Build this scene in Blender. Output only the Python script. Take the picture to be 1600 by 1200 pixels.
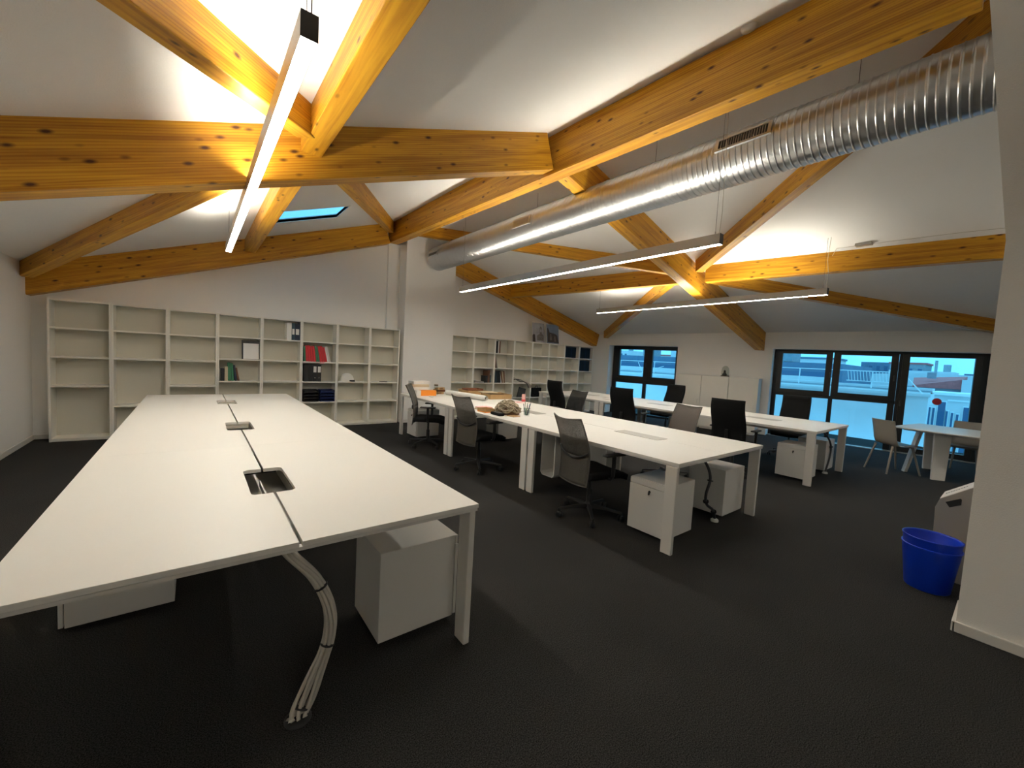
import bpy, bmesh, math, random
from mathutils import Vector, Matrix
R = math.radians
random.seed(7)
S = bpy.context.scene
for o in list(bpy.data.objects): bpy.data.objects.remove(o, do_unlink=True)
COL = S.collection

# ------------------------------------------------------------------ camera
F_PX, YAW, PITCH, ROLL, H = 630.82, R(38.299), R(3.601), R(3.135), 1.478
cam = bpy.data.cameras.new('camera'); cam.sensor_fit = 'HORIZONTAL'; cam.sensor_width = 36
cam.lens = 36 * F_PX / 1600; cam.clip_start = .05; cam.clip_end = 500
co = bpy.data.objects.new('camera', cam); COL.objects.link(co); S.camera = co
fw = Vector((math.sin(YAW)*math.cos(PITCH), math.cos(YAW)*math.cos(PITCH), -math.sin(PITCH)))
r0 = Vector((math.cos(YAW), -math.sin(YAW), 0)); u0 = r0.cross(fw)
rt = r0*math.cos(ROLL) + u0*math.sin(ROLL); up = -r0*math.sin(ROLL) + u0*math.cos(ROLL)
m = Matrix((rt, up, -fw)).transposed().to_4x4(); m.translation = (0, 0, H); co.matrix_world = m

# ------------------------------------------------------------------ light and exposure
LAMP_DOWN, LAMP_UP, SKY = 62.0, 108.0, 1.7
w = bpy.data.worlds.new('dusk_sky'); S.world = w; w.use_nodes = True
wn = w.node_tree.nodes; wl = w.node_tree.links; wn.clear()
wo = wn.new('ShaderNodeOutputWorld'); bg = wn.new('ShaderNodeBackground')
tc = wn.new('ShaderNodeTexCoord'); nz = wn.new('ShaderNodeTexNoise'); nz.inputs['Scale'].default_value = 2.2
nz.inputs['Detail'].default_value = 5
rp = wn.new('ShaderNodeValToRGB')
rp.color_ramp.elements[0].position = .35; rp.color_ramp.elements[0].color = (.11, .54, .98, 1)
rp.color_ramp.elements[1].position = .7; rp.color_ramp.elements[1].color = (.24, .72, 1.02, 1)
wl.new(tc.outputs['Generated'], nz.inputs['Vector']); wl.new(nz.outputs[0], rp.inputs[0])
wl.new(rp.outputs[0], bg.inputs[0]); bg.inputs[1].default_value = SKY; wl.new(bg.outputs[0], wo.inputs[0])
S.view_settings.view_transform = 'Standard'; S.view_settings.look = 'None'
S.view_settings.gamma = 1; S.view_settings.use_curve_mapping = False
S.view_settings.exposure = 0.12
S.cycles.diffuse_bounces = 8; S.cycles.max_bounces = 14; S.cycles.transparent_max_bounces = 12

# ------------------------------------------------------------------ materials
def srgb(r, g, b):
    f = lambda c: (c/255/12.92) if c/255 <= .04045 else ((c/255+.055)/1.055)**2.4
    return (f(r), f(g), f(b), 1)
def mat(name, col, rough=.5, metal=0, bump=0, bscale=60, spec=.5, alpha=1, var=0, vscale=8, emit=0, trans=0):
    m = bpy.data.materials.new(name); m.use_nodes = True; n = m.node_tree.nodes; l = m.node_tree.links
    b = n['Principled BSDF']; b.inputs['Base Color'].default_value = col; b.inputs['Roughness'].default_value = rough
    b.inputs['Metallic'].default_value = metal; b.inputs['Specular IOR Level'].default_value = spec
    b.inputs['Alpha'].default_value = alpha
    if trans: b.inputs['Transmission Weight'].default_value = trans
    t = n.new('ShaderNodeTexCoord')
    if var:
        x = n.new('ShaderNodeTexNoise'); x.inputs['Scale'].default_value = vscale; x.inputs['Detail'].default_value = 4
        l.new(t.outputs['Object'], x.inputs['Vector'])
        mr = n.new('ShaderNodeMapRange'); mr.inputs[1].default_value = .3; mr.inputs[2].default_value = .7
        mr.inputs[3].default_value = 1-var; mr.inputs[4].default_value = 1+var
        l.new(x.outputs[0], mr.inputs[0])
        mx = n.new('ShaderNodeVectorMath'); mx.operation = 'SCALE'; mx.inputs[0].default_value = col[:3]
        l.new(mr.outputs[0], mx.inputs['Scale']); l.new(mx.outputs[0], b.inputs['Base Color'])
    if bump:
        y = n.new('ShaderNodeTexNoise'); y.inputs['Scale'].default_value = bscale; y.inputs['Detail'].default_value = 3
        l.new(t.outputs['Object'], y.inputs['Vector'])
        bu = n.new('ShaderNodeBump'); bu.inputs['Strength'].default_value = bump; bu.inputs['Distance'].default_value = .01
        l.new(y.outputs[0], bu.inputs['Height']); l.new(bu.outputs[0], b.inputs['Normal'])
    if emit:
        b.inputs['Emission Color'].default_value = col; b.inputs['Emission Strength'].default_value = emit
    return m
def emission(name, col, st):
    m = bpy.data.materials.new(name); m.use_nodes = True; n = m.node_tree.nodes; n.clear()
    e = n.new('ShaderNodeEmission'); e.inputs[0].default_value = col; e.inputs[1].default_value = st
    o = n.new('ShaderNodeOutputMaterial'); m.node_tree.links.new(e.outputs[0], o.inputs[0]); return m
def wood(name, c0, c1, c2):
    m = bpy.data.materials.new(name); m.use_nodes = True; n = m.node_tree.nodes; l = m.node_tree.links
    b = n['Principled BSDF']; b.inputs['Roughness'].default_value = .42; b.inputs['Specular IOR Level'].default_value = .35
    t = n.new('ShaderNodeTexCoord'); oi = n.new('ShaderNodeObjectInfo')
    ad = n.new('ShaderNodeVectorMath'); ad.operation = 'ADD'
    cx = n.new('ShaderNodeCombineXYZ')
    ml = n.new('ShaderNodeMath'); ml.operation = 'MULTIPLY'; ml.inputs[1].default_value = 37
    l.new(oi.outputs['Random'], ml.inputs[0]); l.new(ml.outputs[0], cx.inputs[0]); l.new(ml.outputs[0], cx.inputs[1])
    l.new(t.outputs['Object'], ad.inputs[0]); l.new(cx.outputs[0], ad.inputs[1])
    mp = n.new('ShaderNodeMapping'); mp.inputs['Scale'].default_value = (.5, 11, 11); l.new(ad.outputs[0], mp.inputs[0])
    g = n.new('ShaderNodeTexNoise'); g.inputs['Scale'].default_value = 2.4; g.inputs['Detail'].default_value = 6; g.inputs['Distortion'].default_value = .6
    l.new(mp.outputs[0], g.inputs['Vector'])
    # glulam rings
    wv = n.new('ShaderNodeTexWave'); wv.wave_type = 'BANDS'; wv.bands_direction = 'Z'; wv.inputs['Scale'].default_value = 1.6
    wv.inputs['Distortion'].default_value = 7; wv.inputs['Detail'].default_value = 2; wv.inputs['Detail Scale'].default_value = .7
    l.new(mp.outputs[0], wv.inputs['Vector'])
    mx = n.new('ShaderNodeMixRGB'); mx.inputs[1].default_value = c0; mx.inputs[2].default_value = c1
    cr = n.new('ShaderNodeValToRGB'); cr.color_ramp.elements[0].position = .38; cr.color_ramp.elements[1].position = .68
    l.new(g.outputs[0], cr.inputs[0]); l.new(cr.outputs[0], mx.inputs[0])
    m2 = n.new('ShaderNodeMixRGB'); m2.blend_type = 'MULTIPLY'; m2.inputs[2].default_value = (.80, .66, .46, 1)
    c3 = n.new('ShaderNodeValToRGB'); c3.color_ramp.elements[0].position = .55; c3.color_ramp.elements[1].position = 1.0
    c3.color_ramp.elements[1].color = (.95, .95, .95, 1)
    l.new(wv.outputs[0], c3.inputs[0]); l.new(c3.outputs[0], m2.inputs[0]); l.new(mx.outputs[0], m2.inputs[1])
    # knots
    mk = n.new('ShaderNodeMapping'); mk.inputs['Scale'].default_value = (4.2, 10, 10); l.new(ad.outputs[0], mk.inputs[0])
    vo = n.new('ShaderNodeTexVoronoi'); vo.inputs['Scale'].default_value = 1.15; vo.inputs['Randomness'].default_value = 1
    l.new(mk.outputs[0], vo.inputs['Vector'])
    kr = n.new('ShaderNodeValToRGB'); kr.color_ramp.elements[0].position = .07; kr.color_ramp.elements[0].color = (1, 1, 1, 1)
    kr.color_ramp.elements[1].position = .21; kr.color_ramp.elements[1].color = (0, 0, 0, 1)
    l.new(vo.outputs['Distance'], kr.inputs[0])
    m3 = n.new('ShaderNodeMixRGB'); m3.inputs[2].default_value = c2; l.new(kr.outputs[0], m3.inputs[0]); l.new(m2.outputs[0], m3.inputs[1])
    l.new(m3.outputs[0], b.inputs['Base Color'])
    bu = n.new('ShaderNodeBump'); bu.inputs['Strength'].default_value = .15; bu.inputs['Distance'].default_value = .004
    l.new(g.outputs[0], bu.inputs['Height']); l.new(bu.outputs[0], b.inputs['Normal'])
    return m
def carpet_mat():
    m = mat('charcoal_carpet', (.02, .02, .021, 1), .95, spec=.12); n = m.node_tree.nodes; l = m.node_tree.links; b = n['Principled BSDF']
    t = n.new('ShaderNodeTexCoord'); x = n.new('ShaderNodeTexNoise'); x.inputs['Scale'].default_value = 210; x.inputs['Detail'].default_value = 3
    y = n.new('ShaderNodeTexNoise'); y.inputs['Scale'].default_value = 1.4
    l.new(t.outputs['Object'], x.inputs['Vector']); l.new(t.outputs['Object'], y.inputs['Vector'])
    c = n.new('ShaderNodeValToRGB'); c.color_ramp.elements[0].position = .36; c.color_ramp.elements[0].color = (.010, .0098, .0098, 1)
    c.color_ramp.elements[1].position = .72; c.color_ramp.elements[1].color = (.075, .072, .070, 1)
    l.new(x.outputs[0], c.inputs[0]); mm = n.new('ShaderNodeMixRGB'); mm.blend_type = 'MULTIPLY'; mm.inputs[0].default_value = .35
    l.new(c.outputs[0], mm.inputs[1]); l.new(y.outputs[0], mm.inputs[2]); l.new(mm.outputs[0], b.inputs['Base Color'])
    bu = n.new('ShaderNodeBump'); bu.inputs['Strength'].default_value = .6; bu.inputs['Distance'].default_value = .004
    l.new(x.outputs[0], bu.inputs['Height']); l.new(bu.outputs[0], b.inputs['Normal'])
    return m
def glass_mat(name, tint=(1, 1, 1, 1), refl=.06):
    m = bpy.data.materials.new(name); m.use_nodes = True; n = m.node_tree.nodes; l = m.node_tree.links; n.clear()
    o = n.new('ShaderNodeOutputMaterial'); t = n.new('ShaderNodeBsdfTransparent'); t.inputs[0].default_value = tint
    g = n.new('ShaderNodeBsdfGlossy'); g.inputs['Roughness'].default_value = .02
    lw = n.new('ShaderNodeLayerWeight'); lw.inputs[0].default_value = .5
    pw = n.new('ShaderNodeMath'); pw.operation = 'POWER'; pw.inputs[1].default_value = 6; l.new(lw.outputs['Facing'], pw.inputs[0])
    f = n.new('ShaderNodeMath'); f.operation = 'MULTIPLY_ADD'; f.inputs[1].default_value = .35; f.inputs[2].default_value = .02; l.new(pw.outputs[0], f.inputs[0])
    x = n.new('ShaderNodeMixShader'); l.new(f.outputs[0], x.inputs[0]); l.new(t.outputs[0], x.inputs[1]); l.new(g.outputs[0], x.inputs[2])
    l.new(x.outputs[0], o.inputs[0]); return m
def mesh_fabric(name, col, op):
    m = bpy.data.materials.new(name); m.use_nodes = True; n = m.node_tree.nodes; l = m.node_tree.links
    b = n['Principled BSDF']; b.inputs['Base Color'].default_value = col; b.inputs['Roughness'].default_value = .55
    b.inputs['Specular IOR Level'].default_value = .25
    t = n.new('ShaderNodeTexCoord'); k = n.new('ShaderNodeTexNoise'); k.inputs['Scale'].default_value = 260
    l.new(t.outputs['Object'], k.inputs['Vector'])
    r = n.new('ShaderNodeMapRange'); r.inputs[1].default_value = .4; r.inputs[2].default_value = .6; r.inputs[3].default_value = op-.2; r.inputs[4].default_value = min(1, op+.2)
    l.new(k.outputs[0], r.inputs[0]); l.new(r.outputs[0], b.inputs['Alpha'])
    return m
def galvanised():
    m = bpy.data.materials.new('galvanised_steel'); m.use_nodes = True; n = m.node_tree.nodes; l = m.node_tree.links
    b = n['Principled BSDF']; b.inputs['Metallic'].default_value = 1; b.inputs['Roughness'].default_value = .3
    b.inputs['Base Color'].default_value = (.60, .61, .62, 1); b.inputs['Roughness'].default_value = .34
    t = n.new('ShaderNodeTexCoord'); v = n.new('ShaderNodeTexNoise'); v.inputs['Scale'].default_value = 3
    r2 = n.new('ShaderNodeMapRange'); r2.inputs[3].default_value = .29; r2.inputs[4].default_value = .37
    l.new(t.outputs['Object'], v.inputs['Vector']); l.new(v.outputs[0], r2.inputs[0]); l.new(r2.outputs[0], b.inputs['Roughness']); return m

M = dict(
 wall=mat('white_plaster', (.87, .86, .83, 1), .8, bump=.25, bscale=140, spec=.2),
 ceil=mat('white_ceiling_paint', (.86, .855, .84, 1), .85, bump=.15, bscale=120, spec=.2),
 carpet=carpet_mat(),
 wood=wood('glulam_spruce', (.60, .31, .022, 1), (.37, .155, .009, 1), (.07, .018, .005, 1)),
 base=mat('baseboard_white', (.72, .70, .66, 1), .4),
 desk=mat('white_laminate', (.80, .785, .74, 1), .42, spec=.4, bump=.03, bscale=500),
 dleg=mat('white_lacquered_steel', (.70, .685, .65, 1), .4),
 shelf=mat('white_melamine', (.82, .80, .73, 1), .45),
 shelf_shade=mat('shaded_shelf_back', (.62, .60, .52, 1), .6),  # bookcase backs: shade inside the bays painted in as a darker colour
 inkbk=mat('black_blue_card', (.006, .008, .013, 1), .6, spec=.2),
 navybk=mat('dark_navy_card', (.006, .012, .028, 1), .6, spec=.2),
 ped=mat('pedestal_white', (.70, .69, .66, 1), .45),
 mesh2=mesh_fabric('grey_mesh_lining', (.085, .079, .068, 1), .97),
 chfr=mat('dark_grey_plastic', (.075, .07, .06, 1), .45),
 alu=mat('anodised_aluminium', (.52, .50, .46, 1), .42, .75),
 dark=mat('dark_aluminium', (.06, .058, .055, 1), .45, .5),
 galv=galvanised(),
 black=mat('black_plastic', (.010, .010, .011, 1), .45),
 fabric=mat('black_fabric', (.009, .009, .0095, 1), .9, bump=.3, bscale=300, spec=.15),
 mesh=mesh_fabric('grey_mesh', (.095, .088, .075, 1), .72),
 meshb=mesh_fabric('black_mesh', (.010, .0095, .009, 1), .8),
 meshbr=mesh_fabric('taupe_mesh', (.13, .108, .095, 1), .85),
 frame=mat('dark_window_frame', (.008, .0075, .007, 1), .4),
 glass=glass_mat('window_glass', (.93, .98, 1, 1)),
 clear=glass_mat('clear_glass', (.85, .88, .86, 1)),
 chrome=mat('chrome', (.5, .5, .5, 1), .2, 1),
 greyp=mat('light_grey_plastic', (.27, .245, .21, 1), .5),
 cable=mat('white_cable', (.56, .53, .47, 1), .5),
 dcable=mat('dark_cable', (.03, .03, .035, 1), .45),
 card=mat('cardboard', (.42, .26, .115, 1), .8, var=.1),
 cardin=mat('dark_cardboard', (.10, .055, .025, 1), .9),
 redwood=mat('red_brown_wood', (.20, .07, .03, 1), .6),
 paper=mat('white_paper', (.82, .81, .78, 1), .7),
 cream=mat('cream_card', (.62, .52, .36, 1), .7),
 orange=mat('orange_card', (.85, .27, .02, 1), .5),
 red=mat('red_plastic', (.55, .02, .03, 1), .4),
 green=mat('green_binding', (.03, .17, .08, 1), .5),
 navy=mat('navy_card', (.008, .018, .042, 1), .5),
 teal=mat('blue_grey_card', (.025, .06, .09, 1), .5),
 brown=mat('brown_binding', (.16, .07, .035, 1), .6),
 blue=mat('translucent_blue_plastic', (.006, .05, .62, 1), .3, alpha=.86),
 bluet=mat('navy_tray_plastic', (.008, .02, .10, 1), .35),
 rope=mat('beige_strap', (.30, .25, .17, 1), .8, var=.25, vscale=40),
 pink=mat('pink_paper', (.80, .45, .42, 1), .6),
 lampd=emission('lamp_diffuser', (1, .965, .86, 1), LAMP_DOWN),
 lampu=emission('lamp_uplight', (1, .93, .78, 1), LAMP_UP),
 photo1=mat('print_sky', (.34, .34, .36, 1), .5, var=.2, vscale=6),
 photo2=mat('print_stone', (.15, .13, .115, 1), .5, var=.5, vscale=22),
 photo3=mat('print_dark', (.035, .024, .02, 1), .5, var=.5, vscale=18),
 photo4=mat('print_blue', (.16, .21, .29, 1), .5, var=.2, vscale=6),
 xwall=mat('outside_white_render', (.72, .75, .75, 1), .9, var=.05, vscale=1.5),
 xgrey=mat('outside_grey', (.30, .36, .40, 1), .9, var=.1),
 xslate=mat('slate_roof', (.13, .22, .32, 1), .8, var=.1, vscale=2),
 xred=mat('red_tiles', (.62, .16, .15, 1), .9, var=.15),
 xwin=mat('outside_window', (.05, .13, .24, 1), .4),
 xrail=mat('white_railing', (.85, .9, .9, 1), .6),
 xground=mat('street_ground', (.2, .22, .24, 1), .9),
 mesh_hat=mat('white_helmet', (.78, .76, .70, 1), .3),
)

# ------------------------------------------------------------------ mesh helpers
class MB:
    def __init__(s): s.v = []; s.f = []; s.sm = []
    def add(s, vs, fs, smooth=False):
        k = len(s.v); s.v += [tuple(v) for v in vs]; s.f += [tuple(i+k for i in f) for f in fs]; s.sm += [smooth]*len(fs); return s
    def box(s, x0, x1, y0, y1, z0, z1, T=None):
        vs = [Vector((x, y, z)) for z in (z0, z1) for y in (y0, y1) for x in (x0, x1)]
        if T: vs = [T @ v for v in vs]
        return s.add(vs, [(0, 2, 3, 1), (4, 5, 7, 6), (0, 1, 5, 4), (2, 6, 7, 3), (0, 4, 6, 2), (1, 3, 7, 5)])
    def prism(s, pts, a, b, axis='z', T=None):
        """pts: CCW 2D polygon; axis z -> (x,y), y -> (x,z), x -> (y,z)"""
        n = len(pts)
        f = {'z': lambda p, q: (p[0], p[1], q), 'y': lambda p, q: (p[0], q, p[1]), 'x': lambda p, q: (q, p[0], p[1])}[axis]
        vs = [Vector(f(p, a)) for p in pts] + [Vector(f(p, b)) for p in pts]
        if T: vs = [T @ v for v in vs]
        return s.add(vs, [tuple(range(n))[::-1], tuple(range(n, 2*n))] + [(i, (i+1) % n, n+(i+1) % n, n+i) for i in range(n)])
    def tube(s, pts, r, n=10, closed=False, caps=True, T=None):
        P = [Vector(p) for p in pts]; m = len(P); rs = r if isinstance(r, (list, tuple)) else [r]*m
        vs = []; t0 = (P[1]-P[0]).normalized(); a = t0.orthogonal().normalized()
        for i in range(m):
            t = ((P[(i+1) % m]-P[i-1]) if closed else (P[min(i+1, m-1)]-P[max(i-1, 0)])).normalized()
            a = (a - t*a.dot(t)).normalized(); b = t.cross(a)
            for k in range(n):
                c = 2*math.pi*k/n; v = P[i] + (a*math.cos(c)+b*math.sin(c))*rs[i]; vs.append(T @ v if T else v)
        fs = []
        for i in range(m if closed else m-1):
            j = (i+1) % m
            for k in range(n): fs.append((i*n+k, i*n+(k+1) % n, j*n+(k+1) % n, j*n+k))
        s.add(vs, fs, True)
        if caps and not closed: s.add([vs[k] for k in range(n)], [tuple(range(n))[::-1]]); s.add([vs[(m-1)*n+k] for k in range(n)], [tuple(range(n))])
        return s
    def lathe(s, prof, n=24, c=(0, 0, 0), T=None, cap=True, ry=1):
        vs = []
        for r, z in prof:
            for k in range(n):
                a = 2*math.pi*k/n; v = Vector((c[0]+r*math.cos(a), c[1]+r*ry*math.sin(a), c[2]+z)); vs.append(T @ v if T else v)
        m = len(prof); fs = [(i*n+k, i*n+(k+1) % n, (i+1)*n+(k+1) % n, (i+1)*n+k) for i in range(m-1) for k in range(n)]
        s.add(vs, fs, True)
        if cap:
            s.add([vs[k] for k in range(n)], [tuple(range(n))[::-1]]); s.add([vs[(m-1)*n+k] for k in range(n)], [tuple(range(n))])
        return s
    def sheet(s, g, th):
        """g: grid of Vectors (rows x cols) -> thin solid sheet"""
        ro, cl = len(g), len(g[0]); nrm = []
        for i in range(ro):
            for j in range(cl):
                du = g[min(i+1, ro-1)][j]-g[max(i-1, 0)][j]; dv = g[i][min(j+1, cl-1)]-g[i][max(j-1, 0)]; nrm.append(du.cross(dv).normalized())
        A = [g[i][j]+nrm[i*cl+j]*th/2 for i in range(ro) for j in range(cl)]; B = [g[i][j]-nrm[i*cl+j]*th/2 for i in range(ro) for j in range(cl)]
        n = ro*cl; fs = []
        for i in range(ro-1):
            for j in range(cl-1):
                q = (i*cl+j, (i+1)*cl+j, (i+1)*cl+j+1, i*cl+j+1); fs += [q, tuple(x+n for x in q[::-1])]
        rim = [j for j in range(cl)] + [i*cl+cl-1 for i in range(1, ro)] + [(ro-1)*cl+j for j in range(cl-2, -1, -1)] + [i*cl for i in range(ro-2, 0, -1)]
        for k in range(len(rim)):
            a, b = rim[k], rim[(k+1) % len(rim)]; fs.append((a, b, b+n, a+n))
        return s.add(A+B, fs, True)
    def build(s, name, m, parent=None, bevel=0, seg=2, sub=0):
        me = bpy.data.meshes.new(name); me.from_pydata(s.v, [], s.f); me.update()
        for p, q in zip(me.polygons, s.sm): p.use_smooth = q
        bm = bmesh.new(); bm.from_mesh(me); bmesh.ops.recalc_face_normals(bm, faces=bm.faces); bm.to_mesh(me); bm.free()
        me.materials.append(M[m] if isinstance(m, str) else m)
        o = bpy.data.objects.new(name, me); COL.objects.link(o)
        if parent: o.parent = parent
        if bevel:
            b = o.modifiers.new('bevel', 'BEVEL'); b.width = bevel; b.segments = seg; b.limit_method = 'ANGLE'
        if sub:
            b = o.modifiers.new('sub', 'SUBSURF'); b.levels = sub; b.render_levels = sub
        return o
def tag(o, label=None, cat=None, group=None, kind=None):
    if label: o['label'] = label
    if cat: o['category'] = cat
    if group: o['group'] = group
    if kind: o['kind'] = kind
    return o
def thing(name, label, cat, loc=(0, 0, 0), rz=0, group=None):
    o = bpy.data.objects.new(name, None); COL.objects.link(o); o.location = loc; o.rotation_euler = (0, 0, rz)
    o.empty_display_size = .1
    return tag(o, label, cat, group)
def dup(root, loc, rz=0, label=None, group=None, rot=None):
    r = root.copy(); COL.objects.link(r); r.location = loc; r.rotation_euler = rot or (0, 0, rz)
    if label: r['label'] = label
    if group: r['group'] = group
    for ch in list(root.children):
        c = ch.copy(); COL.objects.link(c); c.parent = r
        for g in list(ch.children):
            d = g.copy(); COL.objects.link(d); d.parent = c
    return r
def struct(o): o['kind'] = 'structure'; return o
def frame_T(x, y, z=0, rz=0): return Matrix.Translation((x, y, z)) @ Matrix.Rotation(rz, 4, 'Z')

# ------------------------------------------------------------------ room geometry (metres; X right along the shelf wall, Y into the room)
YB = 8.4                                            # shelf wall
YN = -6.0                                           # wall behind the camera
def ridge(Y): return 3.24 + .049*(8.4-Y)
def wallx(Y): return 9.75 + .186*(8.4-Y)
def zL(X, Y=0): return 2.99 + .3525*X
def zR(X, Y):
    r = ridge(Y); w_ = wallx(Y); t = (X-r)/(w_-r); z0 = zL(r); z1 = 2.36 + .012*(8.4-Y); return z0 + t*(z1-z0)
WT, WN, WO = Vector((.1829, -.9831, 0)), Vector((.9831, .1829, 0)), Vector((9.75, 8.4, 0))   # window wall: along, outward, origin
def W(s, n, z): return WO + WT*s + WN*n + Vector((0, 0, z))
WM = Matrix((WT, WN, Vector((0, 0, 1)))).transposed().to_4x4(); WM.translation = WO          # local (s, n, z) -> world

struct(MB().box(-1.95, 12.8, YN-.2, YB+.2, -.12, 0).build('floor', 'carpet'))
# left slope with skylight opening
SX0, SX1, SY0, SY1 = .86, 1.823, 6.5, 7.18
b = MB()
def slope_piece(x0, x1, y0, y1):
    xs = lambda X, Y: min(X, ridge(Y)+.02) if X > 2.9 else X
    P = [(xs(x0, y0), y0), (xs(x1, y0), y0), (xs(x1, y1), y1), (xs(x0, y1), y1)]
    vs = [(x, y, zL(x)) for x, y in P] + [(x, y, zL(x)+.05) for x, y in P]
    b.add(vs, [(0, 3, 2, 1), (4, 5, 6, 7), (0, 1, 5, 4), (1, 2, 6, 5), (2, 3, 7, 6), (3, 0, 4, 7)])
BX = 4.5
slope_piece(-1.95, SX0, YN, YB+.2); slope_piece(SX1, BX, YN, SY0); slope_piece(SX1, BX, SY0, SY1); slope_piece(SX1, BX, SY1, YB+.2)
slope_piece(SX0, SX1, YN, SY0); slope_piece(SX0, SX1, SY1, YB+.2)
struct(b.build('ceiling_left', 'ceil'))
b = MB(); NY, NX = 12, 4; top = []; 
for k in range(2):
    for i in range(NY+1):
        Y = YN + (YB+.2-YN)*i/NY
        for j in range(NX+1):
            r_ = ridge(Y)-.02; X = r_ + (wallx(Y)+.3-r_)*j/NX; top.append((X, Y, zR(X, Y)+.25*k))
n_ = (NY+1)*(NX+1); fs = []
for i in range(NY):
    for j in range(NX):
        q = (i*(NX+1)+j, i*(NX+1)+j+1, (i+1)*(NX+1)+j+1, (i+1)*(NX+1)+j); fs += [q[::-1], tuple(x+n_ for x in q)]
for i in range(NY):
    a = i*(NX+1); c = a+NX+1; fs += [(a, c, c+n_, a+n_), (a+NX, a+NX+n_, c+NX+n_, c+NX)]
for j in range(NX):
    a = j; c = NY*(NX+1)+j; fs += [(a, a+n_, a+1+n_, a+1), (c, c+1, c+1+n_, c+n_)]
b.add(top, fs); struct(b.build('ceiling_right', 'ceil'))
# walls
struct(MB().prism([(-1.95, -.05), (9.8, -.05), (9.8, zR(9.7, 8.4)+.05), (3.24, 4.2), (-1.95, 2.36)], YB, YB+.2, 'y').build('wall_back', 'wall'))
struct(MB().prism([(YN-.2, -.05), (YB+.2, -.05), (YB+.2, 2.42), (YN-.2, 2.42)], -1.95, -1.75, 'x').build('wall_left', 'wall'))
struct(MB().prism([(-1.95, -.05), (12.8, -.05), (12.8, 2.6), (3.8, 4.4), (-1.95, 2.4)], YN-.2, YN, 'y').build('wall_behind', 'wall'))
# window wall with two openings
O1, O2, ZT, LS = (.574, 2.604), (4.787, 8.16), 2.045, 14.9
b = MB(); DW = .42
b.box(-.1, O1[0], 0, DW, -.05, 2.62, WM); b.box(O1[1], O2[0], 0, DW, -.05, 2.62, WM); b.box(O2[1], LS, 0, DW, -.05, 2.62, WM)
b.box(O1[0], O1[1], 0, DW, ZT, 2.62, WM); b.box(O2[0], O2[1], 0, DW, ZT, 2.62, WM)
struct(b.build('wall_right', 'wall'))
# free standing partition on the near right, upper part leaning out
b = MB()
yl, yn_ = .137, -5.98
sec = [(3.58, 0), (3.575, 2.29), (3.44, 3.62), (3.40, 4.1)]; ys = [yl, yl-.003, .30, .33]
vs = []
for (x, z), y in zip(sec, ys): vs += [(x, y, z), (x, yn_, z), (3.95, yn_, z), (3.95, y, z)]
fs = [(0, 1, 2, 3), (12, 15, 14, 13)]
for i in range(3):
    for k in range(4): fs.append((i*4+k, i*4+(k+1) % 4, (i+1)*4+(k+1) % 4, (i+1)*4+k))
struct(b.add(vs, fs).build('wall_partition', 'wall'))
# column in front of the shelf wall and the flat post under the ridge
struct(MB().box(3.425, 4.585, 8.05, 8.42, -.02, 3.98).build('wall_column', 'wall'))
struct(MB().box(3.15, 3.33, 8.33, 8.42, 1.953, 3.73).build('trim_1', 'wall'))
# baseboards
struct(MB().box(-1.75, -1.735, YN, 8.385, 0, .065).build('baseboard_left', 'base', bevel=.004))
struct(MB().box(-1.74, 3.15, 8.385, 8.4, 0, .065).build('baseboard_back', 'base', bevel=.004))
struct(MB().box(3.41, 4.60, 8.035, 8.05, 0, .065).build('baseboard_column', 'base', bevel=.004))
b = MB().box(3.562, 3.58, -5.97, .152, 0, .062); b.box(3.562, 3.94, .137, .155, 0, .062)
struct(b.build('baseboard_partition', 'base', bevel=.004))
b = MB().box(O1[1]+.0, 2.77, -.014, .002, 0, .065, WM); b.box(0.02, O1[0], -.014, .002, 0, .065, WM); struct(b.build('baseboard_right', 'base'))
# outer side of the windows: metal threshold
struct(MB().box(O2[0], O2[1], .17, .30, -.02, .012, WM).build('trim_2', 'alu'))

# skylight
sk = MB(); 
for (x0, x1, y0, y1) in ((SX0-.02, SX0, SY0-.02, SY1+.02), (SX1, SX1+.02, SY0-.02, SY1+.02), (SX0, SX1, SY0-.02, SY0), (SX0, SX1, SY1, SY1+.02)):
    P = [(x0, y0), (x1, y0), (x1, y1), (x0, y1)]; vs = [(x, y, zL(x)-.004) for x, y in P] + [(x, y, zL(x)+.052) for x, y in P]
    sk.add(vs, [(0, 3, 2, 1), (4, 5, 6, 7), (0, 1, 5, 4), (1, 2, 6, 5), (2, 3, 7, 6), (3, 0, 4, 7)])
skw = sk.build('window_3', 'base'); struct(skw)
P = [(SX0, SY0), (SX1, SY0), (SX1, SY1), (SX0, SY1)]
MB().add([(x, y, zL(x)+.040) for x, y in P] + [(x, y, zL(x)+.046) for x, y in P], [(0, 3, 2, 1), (4, 5, 6, 7), (0, 1, 5, 4), (1, 2, 6, 5), (2, 3, 7, 6), (3, 0, 4, 7)]).build('pane', 'glass', skw)

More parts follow.
